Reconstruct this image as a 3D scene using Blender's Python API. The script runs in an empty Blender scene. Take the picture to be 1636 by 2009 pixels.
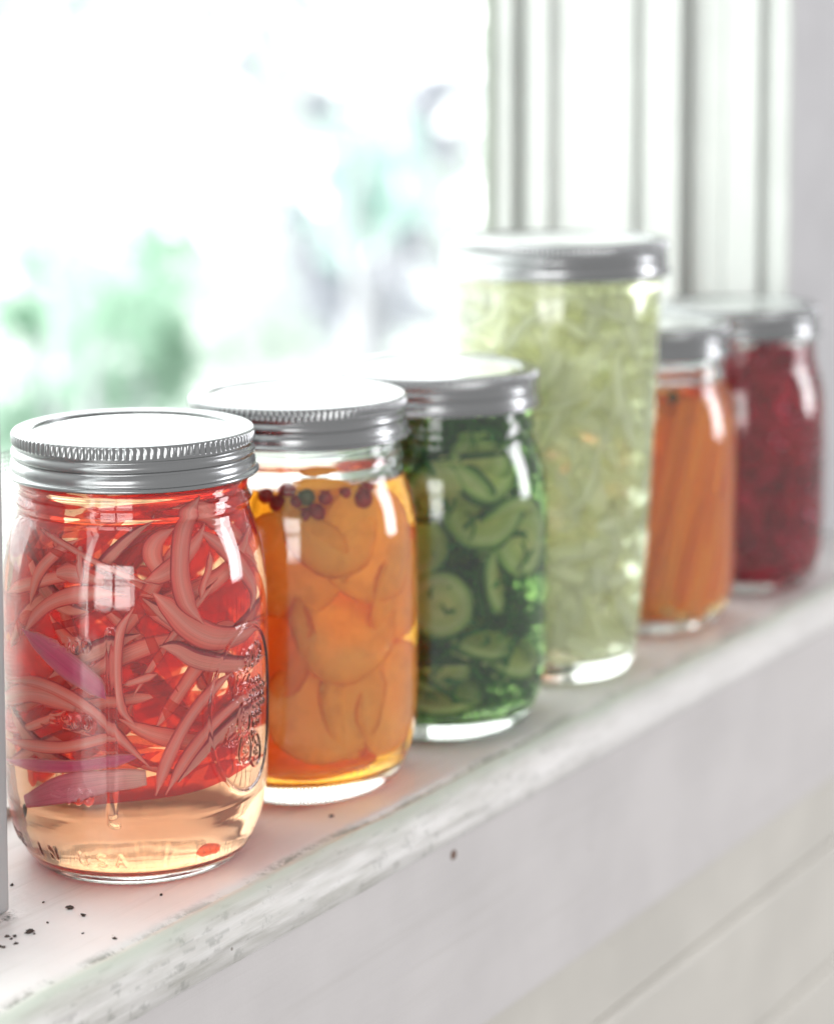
import bpy, math, random
import numpy as np
from mathutils import Vector

# ------------------------------------------------------------------ camera, light, exposure
SC = bpy.context.scene
COL = SC.collection
MM = 0.001

CAM_LOC = (-484.197, -417.671, 235.102)          # millimetres, sill top is z = 0, x runs along the sill
CAM_YAW, CAM_PITCH = 33.143, -5.133
cam_data = bpy.data.cameras.new('camera')
cam = bpy.data.objects.new('camera', cam_data)
COL.objects.link(cam)
cam.location = Vector(CAM_LOC) * MM
cam.rotation_euler = (math.radians(90 + CAM_PITCH), 0, math.radians(CAM_YAW - 90))
cam_data.sensor_fit = 'AUTO'
cam_data.sensor_width = 36
cam_data.lens = 36 * 4186.1 / 2009
cam_data.shift_y = -(1004.5 - 525.65) / 2009
cam_data.clip_start, cam_data.clip_end = 0.01, 200
cam_data.dof.use_dof = True
cam_data.dof.focus_distance = 0.608
cam_data.dof.aperture_fstop = 6.6
SC.camera = cam

world = bpy.data.worlds.new('World')
SC.world = world
world.use_nodes = True
bg = world.node_tree.nodes['Background']
bg.inputs['Color'].default_value = (1.0, 0.985, 0.985, 1)
bg.inputs['Strength'].default_value = 0.31      # soft light of the room behind the camera
SKY_LIGHT = 2.35                                  # bright overcast sky outside the window

def area(name, loc, target, sx, sy, power, color):
    l = bpy.data.lights.new(name, 'AREA')
    l.shape = 'RECTANGLE'; l.size = sx; l.size_y = sy; l.energy = power; l.color = color
    o = bpy.data.objects.new(name, l); COL.objects.link(o)
    o.location = loc
    o.rotation_euler = (Vector(target) - Vector(loc)).to_track_quat('-Z', 'Y').to_euler()
    return o
# another window of the room, to the right, then an added fill lamp
area('room_window_light', (1.95, -1.65, 0.55), (0.1, 0, 0.0), 0.6, 1.5, 16, (0.985, 0.97, 1.0))

for _du, _dv in ((-1, -1), (-1, 1), (1, -1), (1, 1)):       # added fill for the jar fronts, split to reflect like window panes
    _u = Vector((0.42, -0.907, 0)); _c = Vector((-2.35, -0.95, 0.25))
    _p = _c + _u * (0.40 * _du) + Vector((0, 0, 0.30 * _dv))
    area('front_fill_light', _p, _p + Vector((2.45, 0.98, -0.19)), 0.70, 0.52, 3.4, (1.0, 0.985, 0.97))

vs = SC.view_settings
vs.view_transform = 'Standard'; vs.look = 'None'; vs.exposure = 0.92; vs.gamma = 1
vs.use_curve_mapping = False
SC.render.engine = 'CYCLES'
cy = SC.cycles
cy.use_denoising = True
cy.max_bounces = 26; cy.transmission_bounces = 24; cy.glossy_bounces = 10; cy.diffuse_bounces = 5
cy.transparent_max_bounces = 32; cy.volume_bounces = 0
cy.caustics_reflective = True; cy.caustics_refractive = True
cy.blur_glossy = 0.0
cy.sample_clamp_indirect = 12
try:
    cy.denoiser = 'OPENIMAGEDENOISE'; cy.denoising_input_passes = 'RGB_ALBEDO_NORMAL'
except Exception:
    pass

rng = np.random.default_rng(7)
random.seed(7)

# ------------------------------------------------------------------ helpers
def tag(o, label=None, cat=None, group=None, kind=None):
    if label: o['label'] = label
    if cat: o['category'] = cat
    if group: o['group'] = group
    if kind: o['kind'] = kind
    return o

def new_mesh(name, verts, faces, smooth=True, uv=None, attr=None):
    """verts in millimetres; faces as an (n,4) or (n,3) array or a list of polygons"""
    me = bpy.data.meshes.new(name)
    v = np.asarray(verts, dtype=np.float64) * MM
    if isinstance(faces, np.ndarray):
        n, k = faces.shape
        me.vertices.add(len(v)); me.vertices.foreach_set('co', v.ravel())
        me.loops.add(n * k); me.loops.foreach_set('vertex_index', faces.astype(np.int32).ravel())
        me.polygons.add(n)
        me.polygons.foreach_set('loop_start', np.arange(0, n * k, k, dtype=np.int32))
        me.update(calc_edges=True)
    else:
        me.from_pydata([tuple(q) for q in v], [], [tuple(int(i) for i in f) for f in faces])
    me.validate()
    if uv is not None:                      # one uv per vertex
        lay = me.uv_layers.new(name='UVMap')
        li = np.empty(len(me.loops), dtype=np.int32); me.loops.foreach_get('vertex_index', li)
        lay.data.foreach_set('uv', np.asarray(uv, dtype=np.float32)[li].ravel())
    if attr is not None:
        for nm, vals in attr.items():
            a = me.attributes.new(nm, 'FLOAT', 'POINT')
            a.data.foreach_set('value', np.asarray(vals, dtype=np.float32))
    if smooth:
        me.polygons.foreach_set('use_smooth', np.ones(len(me.polygons), dtype=bool))
    return me

def link(name, me, mat=None, parent=None, loc=None):
    o = bpy.data.objects.new(name, me)
    COL.objects.link(o)
    if mat is not None and len(me.materials) == 0: me.materials.append(mat)
    if parent is not None: o.parent = parent
    if loc is not None: o.location = Vector(loc) * MM
    return o

def empty(name, loc):
    o = bpy.data.objects.new(name, None); COL.objects.link(o)
    o.location = Vector(loc) * MM; o.empty_display_size = 0.02
    return o

def grid_faces(nr, nc, wrap):
    r = np.arange(nr - 1)[:, None]
    c = np.arange(nc if wrap else nc - 1)[None, :]
    c2 = (c + 1) % nc
    return np.stack([r * nc + c, r * nc + c2, (r + 1) * nc + c2, (r + 1) * nc + c], -1).reshape(-1, 4)

def lathe(profile, seg, mod=None):
    """profile of (r, z); closed on the axis where r is 0"""
    p = np.asarray(profile, float)
    t = np.linspace(0, 2 * np.pi, seg, endpoint=False)
    R = np.repeat(p[:, :1], seg, 1); Z = np.repeat(p[:, 1:2], seg, 1)
    if mod is not None: R, Z = mod(R, Z, np.repeat(t[None, :], len(p), 0))
    V = np.stack([R * np.cos(t), R * np.sin(t), Z], -1).reshape(-1, 3)
    return V, grid_faces(len(p), seg, True)

def smooth_profile(pts, step):
    """Catmull-Rom through the points, resampled at about step"""
    p = np.asarray(pts, float)
    q = np.vstack([2 * p[0] - p[1], p, 2 * p[-1] - p[-2]])
    out = []
    for i in range(1, len(q) - 2):
        n = max(1, int(np.ceil(np.linalg.norm(q[i + 1] - q[i]) / step)))
        t = np.linspace(0, 1, n, endpoint=False)[:, None]
        a, b, c, d = q[i - 1], q[i], q[i + 1], q[i + 2]
        out.append(0.5 * (2 * b + (c - a) * t + (2 * a - 5 * b + 4 * c - d) * t ** 2 + (3 * b - a - 3 * c + d) * t ** 3))
    out.append(p[-1:])
    return np.vstack(out)

def vnoise(x, y, seed=0):
    """2-D value noise in 0..1"""
    def h(i, j):
        n = (i * 374761393 + j * 668265263 + seed * 1442695041) & 0xffffffff
        n = ((n ^ (n >> 13)) * 1274126177) & 0xffffffff
        return ((n ^ (n >> 16)) & 0xffff) / 65535.0
    xi = np.floor(x).astype(np.int64); yi = np.floor(y).astype(np.int64)
    fx = x - xi; fy = y - yi
    fx = fx * fx * (3 - 2 * fx); fy = fy * fy * (3 - 2 * fy)
    return (h(xi, yi) * (1 - fx) + h(xi + 1, yi) * fx) * (1 - fy) + (h(xi, yi + 1) * (1 - fx) + h(xi + 1, yi + 1) * fx) * fy

def box(lo, hi, bev=0.0):
    x0, y0, z0 = lo; x1, y1, z1 = hi
    b = bev
    if b <= 0:
        v = [(x, y, z) for z in (z0, z1) for y in (y0, y1) for x in (x0, x1)]
        f = [(0, 2, 3, 1), (4, 5, 7, 6), (0, 1, 5, 4), (2, 6, 7, 3), (0, 4, 6, 2), (1, 3, 7, 5)]
        return np.array(v, float), f
    import bmesh
    bm = bmesh.new()
    vs_ = [bm.verts.new(q) for q in [(x, y, z) for z in (z0, z1) for y in (y0, y1) for x in (x0, x1)]]
    for f in [(0, 2, 3, 1), (4, 5, 7, 6), (0, 1, 5, 4), (2, 6, 7, 3), (0, 4, 6, 2), (1, 3, 7, 5)]:
        bm.faces.new([vs_[i] for i in f])
    bmesh.ops.bevel(bm, geom=bm.edges[:], offset=b, segments=3, profile=0.5, affect='EDGES')
    bm.verts.index_update()
    V = np.array([tuple(q.co) for q in bm.verts]); F = [tuple(q.index for q in f.verts) for f in bm.faces]
    bm.free()
    return V, F

def mesh_box(name, lo, hi, mat, parent=None, bev=1.0):
    V, F = box(lo, hi, bev)
    return link(name, new_mesh(name, V, F, smooth=False), mat, parent)

# ------------------------------------------------------------------ materials
def nodes_of(name):
    m = bpy.data.materials.new(name); m.use_nodes = True
    nt = m.node_tree
    for n in list(nt.nodes): nt.nodes.remove(n)
    out = nt.nodes.new('ShaderNodeOutputMaterial')
    return m, nt, out

def N(nt, kind, **inp):
    n = nt.nodes.new(kind)
    for k, v in inp.items():
        if k.startswith('_'): setattr(n, k[1:], v)
        else: n.inputs[k.replace('__', ' ')].default_value = v
    return n

def ramp(nt, fac, stops):
    r = nt.nodes.new('ShaderNodeValToRGB')
    e = r.color_ramp.elements
    while len(e) < len(stops): e.new(0.5)
    for el, (p, c) in zip(e, stops):
        el.position = p; el.color = (*c, 1) if len(c) == 3 else c
    nt.links.new(fac, r.inputs['Fac'])
    return r

def mat_glass(name, color, ior, rough=0.0):
    m, nt, out = nodes_of(name)
    g = N(nt, 'ShaderNodeBsdfGlass', Color=(*color, 1), IOR=ior, Roughness=rough)
    nt.links.new(g.outputs[0], out.inputs['Surface'])
    return m

def mat_liquid(name, trans75, ior=1.345, dens=1.0):
    """coloured brine: trans75 is the share of each colour left after 75 mm of it"""
    m, nt, out = nodes_of(name)
    g = N(nt, 'ShaderNodeBsdfGlass', Color=(1, 1, 1, 1), IOR=ior, Roughness=0.0)
    nt.links.new(g.outputs[0], out.inputs['Surface'])
    sig = [-math.log(max(c, 1e-3)) / 0.075 * dens for c in trans75]
    mx = max(sig)
    a = N(nt, 'ShaderNodeVolumeAbsorption', Density=mx, Color=(*[1 - s / mx for s in sig], 1))
    nt.links.new(a.outputs[0], out.inputs['Volume'])
    return m

def mat_flesh(name, stops, transl=0.5, axis='V', streak=0.35, tint=None, noise_scale=1.0, gloss=0.25, clear=0.0, glow=None, fibre=0.75, flat=False):
    """vegetable flesh: colour across the piece from its UV, fine streaks along it, part of the light passes through"""
    m, nt, out = nodes_of(name)
    uv = nt.nodes.new('ShaderNodeUVMap'); uv.uv_map = 'UVMap'
    sep = nt.nodes.new('ShaderNodeSeparateXYZ'); nt.links.new(uv.outputs[0], sep.inputs[0])
    mp = N(nt, 'ShaderNodeMapping'); mp.inputs['Scale'].default_value = (60, 60, 60) if flat else (1.2 * noise_scale, 14 * noise_scale, 1)
    tc0 = nt.nodes.new('ShaderNodeTexCoord')
    nt.links.new(tc0.outputs['Object'] if flat else uv.outputs[0], mp.inputs['Vector'])
    oi = nt.nodes.new('ShaderNodeObjectInfo')
    mul = N(nt, 'ShaderNodeMath', _operation='MULTIPLY'); mul.inputs[1].default_value = 37.0
    nt.links.new(oi.outputs['Random'], mul.inputs[0])
    nz = N(nt, 'ShaderNodeTexNoise', _noise_dimensions='4D', Scale=1.0, Detail=4.0, Roughness=0.6)
    nt.links.new(mp.outputs[0], nz.inputs['Vector']); nt.links.new(mul.outputs[0], nz.inputs['W'])
    sub = N(nt, 'ShaderNodeMath', _operation='SUBTRACT'); sub.inputs[1].default_value = 0.5
    nt.links.new(nz.outputs['Fac'], sub.inputs[0])
    ma = N(nt, 'ShaderNodeMath', _operation='MULTIPLY_ADD'); ma.inputs[1].default_value = streak
    nt.links.new(sub.outputs[0], ma.inputs[0]); nt.links.new(sep.outputs['Y' if axis == 'V' else 'X'], ma.inputs[2])
    r0 = ramp(nt, ma.outputs[0], stops)
    mpf = N(nt, 'ShaderNodeMapping'); mpf.inputs['Scale'].default_value = (1.5 * noise_scale, 34 * noise_scale, 1)
    tco = nt.nodes.new('ShaderNodeTexCoord')
    if flat: mpf.inputs['Scale'].default_value = (150, 150, 150)
    nt.links.new(tco.outputs['Object'] if flat else uv.outputs[0], mpf.inputs['Vector'])
    nf = N(nt, 'ShaderNodeTexNoise', _noise_dimensions='4D', Scale=1.0, Detail=3.0, Roughness=0.55, Distortion=0.4)
    nt.links.new(mpf.outputs[0], nf.inputs['Vector']); nt.links.new(mul.outputs[0], nf.inputs['W'])
    fv = ramp(nt, nf.outputs['Fac'], [(0.32, (fibre,) * 3), (0.56, (1, 1, 1))])
    r = N(nt, 'ShaderNodeMix', _data_type='RGBA', _blend_type='MULTIPLY'); r.inputs['Factor'].default_value = 1.0
    nt.links.new(r0.outputs[0], r.inputs['A']); nt.links.new(fv.outputs[0], r.inputs['B'])
    rc = r.outputs['Result']
    d = N(nt, 'ShaderNodeBsdfDiffuse'); t = N(nt, 'ShaderNodeBsdfTranslucent')
    nt.links.new(rc, d.inputs['Color'])
    if tint:
        mx = N(nt, 'ShaderNodeMix', _data_type='RGBA', _blend_type='MULTIPLY')
        mx.inputs['Factor'].default_value = 1.0
        nt.links.new(rc, mx.inputs['A']); mx.inputs['B'].default_value = (*tint, 1)
        nt.links.new(mx.outputs['Result'], t.inputs['Color'])
    else:
        nt.links.new(rc, t.inputs['Color'])
    mix = N(nt, 'ShaderNodeMixShader', Fac=transl)
    nt.links.new(d.outputs[0], mix.inputs[1]); nt.links.new(t.outputs[0], mix.inputs[2])
    gl = N(nt, 'ShaderNodeBsdfGlossy', Roughness=gloss); gl.inputs['Color'].default_value = (1, 1, 1, 1)
    mix2 = N(nt, 'ShaderNodeMixShader', Fac=0.012)
    nt.links.new(mix.outputs[0], mix2.inputs[1]); nt.links.new(gl.outputs[0], mix2.inputs[2])
    last = mix2
    if clear > 0:                       # watery flesh: part of the light goes straight through, tinted
        tr = N(nt, 'ShaderNodeBsdfTransparent'); tr.inputs['Color'].default_value = (*glow, 1)
        mix3 = N(nt, 'ShaderNodeMixShader', Fac=clear)
        nt.links.new(mix2.outputs[0], mix3.inputs[1]); nt.links.new(tr.outputs[0], mix3.inputs[2]); last = mix3
    nt.links.new(last.outputs[0], out.inputs['Surface'])
    return m

def mat_metal(name, base, rough, aniso=False):
    m, nt, out = nodes_of(name)
    p = N(nt, 'ShaderNodeBsdfPrincipled', Metallic=1.0, Roughness=rough)
    p.inputs['Base Color'].default_value = (*base, 1)
    tc = nt.nodes.new('ShaderNodeTexCoord')
    nz = N(nt, 'ShaderNodeTexNoise', Scale=900.0, Detail=3.0)
    mp = N(nt, 'ShaderNodeMapping'); mp.inputs['Scale'].default_value = (0.25, 0.25, 2.0)
    nt.links.new(tc.outputs['Object'], mp.inputs['Vector']); nt.links.new(mp.outputs[0], nz.inputs['Vector'])
    b = N(nt, 'ShaderNodeBump', Strength=0.05, Distance=0.0002)
    nt.links.new(nz.outputs['Fac'], b.inputs['Height']); nt.links.new(b.outputs[0], p.inputs['Normal'])
    mr = N(nt, 'ShaderNodeMapRange'); mr.inputs['To Min'].default_value = rough * 0.75; mr.inputs['To Max'].default_value = rough * 1.3
    n2 = N(nt, 'ShaderNodeTexNoise', Scale=60.0, Detail=4.0)
    nt.links.new(tc.outputs['Object'], n2.inputs['Vector']); nt.links.new(n2.outputs['Fac'], mr.inputs['Value'])
    nt.links.new(mr.outputs[0], p.inputs['Roughness'])
    nt.links.new(p.outputs[0], out.inputs['Surface'])
    return m

def mat_paint(name, base, dirt=(0.42, 0.40, 0.36), grain=1.0, rough=0.42, dirt_amt=0.25, worn=False, stretch=(6, 160, 160)):
    """old white paint on wood: faint grain relief along x, blotches, small specks; optional worn nosing"""
    m, nt, out = nodes_of(name)
    L = nt.links.new
    p = N(nt, 'ShaderNodeBsdfPrincipled', Roughness=rough)
    tc = nt.nodes.new('ShaderNodeTexCoord')
    mp = N(nt, 'ShaderNodeMapping'); mp.inputs['Scale'].default_value = stretch
    L(tc.outputs['Object'], mp.inputs['Vector'])
    gr = N(nt, 'ShaderNodeTexNoise', Scale=1.6, Detail=6.0, Roughness=0.62); L(mp.outputs[0], gr.inputs['Vector'])
    bl = N(nt, 'ShaderNodeTexNoise', Scale=22.0, Detail=4.0); L(tc.outputs['Object'], bl.inputs['Vector'])
    fine = N(nt, 'ShaderNodeTexNoise', Scale=700.0, Detail=2.0); L(tc.outputs['Object'], fine.inputs['Vector'])
    c1 = N(nt, 'ShaderNodeMix', _data_type='RGBA')
    c1.inputs['A'].default_value = (*base, 1); c1.inputs['B'].default_value = (*[b * 0.9 for b in base], 1)
    r1 = ramp(nt, bl.outputs['Fac'], [(0.35, (0, 0, 0)), (0.7, (1, 1, 1))]); L(r1.outputs[0], c1.inputs['Factor'])
    # dirt caught in the grain
    r2 = ramp(nt, gr.outputs['Fac'], [(0.30, (dirt_amt,) * 3), (0.44, (0, 0, 0))])
    c2 = N(nt, 'ShaderNodeMix', _data_type='RGBA'); c2.inputs['B'].default_value = (*dirt, 1)
    L(c1.outputs['Result'], c2.inputs['A']); L(r2.outputs[0], c2.inputs['Factor'])
    last = c2
    sp = N(nt, 'ShaderNodeTexVoronoi', Scale=95.0, Randomness=1.0); L(tc.outputs['Object'], sp.inputs['Vector'])
    r3 = ramp(nt, sp.outputs['Distance'], [(0.035, (0.8, 0.8, 0.8)), (0.06, (0, 0, 0))])
    wn = N(nt, 'ShaderNodeMath', _operation='GREATER_THAN'); wn.inputs[1].default_value = 0.72
    sc = nt.nodes.new('ShaderNodeSeparateColor'); L(sp.outputs['Color'], sc.inputs[0]); L(sc.outputs[0], wn.inputs[0])
    mu = N(nt, 'ShaderNodeMath', _operation='MULTIPLY'); L(r3.outputs[0], mu.inputs[0]); L(wn.outputs[0], mu.inputs[1])
    c3 = N(nt, 'ShaderNodeMix', _data_type='RGBA'); c3.inputs['B'].default_value = (0.12, 0.08, 0.06, 1)
    L(c2.outputs['Result'], c3.inputs['A']); L(mu.outputs[0], c3.inputs['Factor']); last = c3
    if worn:
        at = nt.nodes.new('ShaderNodeAttribute'); at.attribute_name = 'wear'
        wr = N(nt, 'ShaderNodeTexNoise', Scale=2.6, Detail=8.0, Roughness=0.7)
        mp2 = N(nt, 'ShaderNodeMapping'); mp2.inputs['Scale'].default_value = (16, 210, 210)
        L(tc.outputs['Object'], mp2.inputs['Vector']); L(mp2.outputs[0], wr.inputs['Vector'])
        m1 = N(nt, 'ShaderNodeMath', _operation='MULTIPLY'); L(at.outputs['Fac'], m1.inputs[0])
        rr = ramp(nt, wr.outputs['Fac'], [(0.34, (0.5, 0.5, 0.5)), (0.60, (1, 1, 1))]); L(rr.outputs[0], m1.inputs[1])
        c4 = N(nt, 'ShaderNodeMix', _data_type='RGBA'); c4.inputs['B'].default_value = (0.36, 0.355, 0.31, 1)
        L(last.outputs['Result'], c4.inputs['A']); L(m1.outputs[0], c4.inputs['Factor'])
        # the black crumbly line where the old paint ends
        a2 = nt.nodes.new('ShaderNodeAttribute'); a2.attribute_name = 'grime'
        gn = N(nt, 'ShaderNodeTexNoise', Scale=260.0, Detail=5.0, Roughness=0.75); L(tc.outputs['Object'], gn.inputs['Vector'])
        big = N(nt, 'ShaderNodeTexNoise', Scale=30.0, Detail=2.0); L(tc.outputs['Object'], big.inputs['Vector'])
        s1 = N(nt, 'ShaderNodeMath', _operation='MULTIPLY_ADD'); s1.inputs[1].default_value = 0.75
        L(big.outputs['Fac'], s1.inputs[0]); L(gn.outputs['Fac'], s1.inputs[2])
        rg = ramp(nt, s1.outputs[0], [(0.80, (0, 0, 0)), (0.93, (1, 1, 1))])
        m2 = N(nt, 'ShaderNodeMath', _operation='MULTIPLY'); L(a2.outputs['Fac'], m2.inputs[0]); L(rg.outputs[0], m2.inputs[1])
        c5 = N(nt, 'ShaderNodeMix', _data_type='RGBA'); c5.inputs['B'].default_value = (0.10, 0.11, 0.09, 1)
        L(c4.outputs['Result'], c5.inputs['A']); L(m2.outputs[0], c5.inputs['Factor']); last = c5
        # thin greenish paint beside that line
        a3 = nt.nodes.new('ShaderNodeAttribute'); a3.attribute_name = 'green'
        c6 = N(nt, 'ShaderNodeMix', _data_type='RGBA'); c6.inputs['B'].default_value = (0.50, 0.56, 0.48, 1)
        L(c5.outputs['Result'], c6.inputs['A']); L(a3.outputs['Fac'], c6.inputs['Factor']); last = c6
        L(c6.outputs['Result'], c5.inputs['A']) if False else None
    L(last.outputs['Result'], p.inputs['Base Color'])
    b = N(nt, 'ShaderNodeBump', Strength=0.55 * grain, Distance=0.0006); L(gr.outputs['Fac'], b.inputs['Height'])
    b2 = N(nt, 'ShaderNodeBump', Strength=0.25 * grain, Distance=0.0002)
    L(fine.outputs['Fac'], b2.inputs['Height']); L(b.outputs[0], b2.inputs['Normal']); L(b2.outputs[0], p.inputs['Normal'])
    L(p.outputs[0], out.inputs['Surface'])
    return m

def mat_plain(name, base, rough=0.6, transl=0.0, var=0.25, scale=40.0):
    m, nt, out = nodes_of(name)
    tc = nt.nodes.new('ShaderNodeTexCoord')
    nz = N(nt, 'ShaderNodeTexNoise', Scale=scale, Detail=4.0); nt.links.new(tc.outputs['Object'], nz.inputs['Vector'])
    r = ramp(nt, nz.outputs['Fac'], [(0.3, tuple(b * (1 - var) for b in base)), (0.7, tuple(min(1, b * (1 + var)) for b in base))])
    p = N(nt, 'ShaderNodeBsdfPrincipled', Roughness=rough); nt.links.new(r.outputs[0], p.inputs['Base Color'])
    last = p
    if transl > 0:
        t = N(nt, 'ShaderNodeBsdfTranslucent'); nt.links.new(r.outputs[0], t.inputs['Color'])
        mx = N(nt, 'ShaderNodeMixShader', Fac=transl)
        nt.links.new(p.outputs[0], mx.inputs[1]); nt.links.new(t.outputs[0], mx.inputs[2]); last = mx
    nt.links.new(last.outputs[0], out.inputs['Surface'])
    return m

M_GLASS = mat_glass('jar_glass', (0.985, 1.0, 0.99), 1.5)
M_BAND = mat_metal('band_tin', (0.35, 0.36, 0.365), 0.24)
M_LID = mat_metal('lid_tin', (0.86, 0.88, 0.87), 0.30)
M_SILL = mat_paint('sill_paint', (0.74, 0.725, 0.71), worn=True, dirt_amt=0.30)
M_APRON = mat_paint('apron_paint', (0.63, 0.608, 0.60), dirt_amt=0.14, grain=0.7)
M_BOARD = mat_paint('wall_board_paint', (0.62, 0.60, 0.545), dirt_amt=0.12, grain=0.5)
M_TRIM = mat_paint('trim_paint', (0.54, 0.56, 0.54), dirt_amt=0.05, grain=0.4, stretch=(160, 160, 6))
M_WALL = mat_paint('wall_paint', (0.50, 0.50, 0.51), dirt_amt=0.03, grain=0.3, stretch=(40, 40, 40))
M_POST = mat_paint('post_shaded_paint', (0.40, 0.39, 0.39), dirt_amt=0.08, grain=0.4, stretch=(160, 160, 6))  # darker base: the shade on the near post is put into its colour
M_STRIP = mat_paint('casing_edge_grey', (0.30, 0.33, 0.28), dirt_amt=0.05, grain=0.3, stretch=(160, 160, 6))

# ------------------------------------------------------------------ the setting: sill, walls, window frame, screen
def build_sill():
    prof = smooth_profile([(-43.5, 0.0), (-44.6, -0.45), (-46.2, -0.7), (-48.5, -2.0), (-51.0, -4.4), (-53.0, -7.6),
                           (-54.2, -11.0), (-54.6, -13.2)], 0.8)
    prof = np.vstack([[(165.0, 0.0), (120.0, 0), (80, 0), (60, 0), (50, 0)], [(y, 0.0) for y in np.arange(45, -43, -2.0)], prof,
                      [(-54.6, -15.2), (-54.0, -15.9), (-52.5, -16.1), (-46.0, -16.1), (-30.0, -16.1), (165.0, -16.1)]])
    xs = np.concatenate([np.arange(-320, -115, 8.0), np.arange(-115, 130, 0.9), np.arange(130, 520, 2.5), np.arange(520, 900, 12.0)])
    Y = np.repeat(prof[:, :1], len(xs), 1); Z = np.repeat(prof[:, 1:], len(xs), 1)
    X = np.repeat(xs[None, :], len(prof), 0)
    nose = ((Y < -43) & (Z > -15.5)).astype(float)
    edge = np.clip((-Y - 44.5) / 3, 0, 1) * nose * np.clip(1 - (X - 40) / 260, .3, 1)
    n1 = vnoise(X / 22, Z / 3.0 + Y / 3.0, 1) - 0.5; n2 = vnoise(X / 9, (Z + Y) / 1.4, 2) - 0.5; n3 = vnoise(X / 3.2, (Z + Y) / 0.8, 3) - 0.5
    d = (0.8 * n1 + 0.32 * n2 + 0.12 * n3) * edge
    Y2 = Y + d * 0.8; Z2 = Z + d * 0.7
    # wandering edge of the old paint layer
    wav = 1.8 * (vnoise(X / 30, X * 0 + 3, 5) - 0.5) + 0.8 * (vnoise(X / 7, X * 0 + 9, 6) - 0.5)
    crease = np.exp(-((Y + 44.0 - wav) / 1.0) ** 2) * (Z > -6)
    Z2 = Z2 - 0.35 * crease * (0.5 + vnoise(X / 3, X * 0, 8))
    top = (Z > -0.3) & (Y < 90) & (Y > -43)
    Z2 = Z2 + np.where(top, 0.10 * (vnoise(X / 9, Y / 4, 11) - 0.5) + 0.05 * (vnoise(X / 2.2, Y / 1.6, 12) - 0.5), 0)
    V = np.stack([X, Y2, Z2], -1).reshape(-1, 3)
    wear = np.clip(edge * (0.35 + 0.9 * vnoise(X / 11, (Z + Y) / 3, 21)), 0, 1) * 0.75
    grime = np.exp(-((Y + 44.2 - wav) / 0.9) ** 2) * (Z > -4) * (0.35 + 0.65 * vnoise(X / 16, X * 0, 22)) + 0.35 * edge * (vnoise(X / 5, (Y + Z) / 1.5, 23) > 0.72)
    # grime where the post meets the sill
    corner = np.exp(-(((X + 60) / 5) ** 2 + ((Y + 3.5) / 3.0) ** 2)) + np.where((X < -58) & (Y < 0), np.exp(-((Y + 3.2) / 2.2) ** 2), 0)
    grime = grime + 0.9 * corner
    green = np.exp(-((Y + 46.8 - wav) / 2.6) ** 2) * 0.8 * (Z > -6)
    me = new_mesh('window_sill', V, grid_faces(len(prof), len(xs), False)[:, ::-1],
                  attr={'wear': wear.ravel(), 'grime': np.clip(grime, 0, 1).ravel(), 'green': green.ravel()})
    o = link('window_sill', me, M_SILL)
    return tag(o, 'old white painted wooden sill with a worn chipped nosing under the jars', 'window sill', kind='structure')
build_sill()

apron = mesh_box('sill_apron', (-320, -48.5, -92), (900, -30, -16.6), M_APRON, bev=1.6)
tag(apron, 'pale painted apron board running under the sill nosing', 'apron board', kind='structure')
nail = lathe([(0.01, 0.35), (1.2, 0.3), (1.7, 0.0), (1.7, -0.5), (0.01, -0.5)], 14)
nv = nail[0][:, [0, 2, 1]] * np.array([1, -1, 1])
tag(link('nail_head', new_mesh('nail_head', nv, nail[1]), mat_plain('rust', (0.16, 0.09, 0.06), 0.8), apron, (103.5, -48.6, -24.5)))

# wall below the apron: single horizontal boards with open joints
wall = empty('wall', (0, -20, -92)); tag(wall, 'board wall below the window apron', 'wall', kind='structure')
def child_box(name, lo, hi, mat, parent, bev):
    V, F = box(lo, hi, bev); V = V - np.array(parent.location) / MM
    return link(name, new_mesh(name, V, F, smooth=False), mat, parent)
zb = -92.5
for h in (44, 62, 62, 62, 62, 62, 62):
    child_box('board', (-320, -36.0 + rng.uniform(-.4, .4), zb - h + 0.9), (900, -20, zb), M_BOARD, wall, 3.0)
    zb -= h
child_box('backing', (-320, -24, -520), (900, 165, -17), M_BOARD, wall, 0)

side = mesh_box('room_wall', (482, -3.5, 0.3), (1300, 165, 800), M_WALL, bev=1.0)
tag(side, 'plain pale grey plaster wall to the right of the window', 'wall', kind='structure')

frame = empty('window_frame', (480, 80, 0)); tag(frame, 'white painted wooden window frame with grooved jambs', 'window frame', kind='structure')
H = 760
for nm, y0, y1, pr in [('casing', 147, 156, 11), ('jamb_board', 101, 146.6, 1), ('sash_track', 127, 138, 6.5), ('stop', 79, 100.6, 5),
                       ('jamb_board', 52, 78.6, 0.5), ('stop', 50.2, 60, 11), ('jamb_board', 31, 49.8, 1.0), ('inner_stop', 11, 29.5, 4.0),
                       ('jamb_board', 4.2, 10.6, -0.5), ('corner_bead', -4.4, 3.8, 3.0)]:
    child_box(nm, (480 - pr, y0, 0.4), (481.6, y1, H), M_TRIM, frame, 1.2)
# near side: the post whose edge closes the picture on the left
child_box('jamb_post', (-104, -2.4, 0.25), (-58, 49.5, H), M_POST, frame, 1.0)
child_box('casing', (-104, 59, 0.25), (-62, 165, H), M_TRIM, frame, 1.0)

child_box('casing_edge', (466, 156.3, 0.4), (481.6, 162, H), M_STRIP, frame, 0.8)  # added grey strip that draws the casing's dark outer edge

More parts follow.
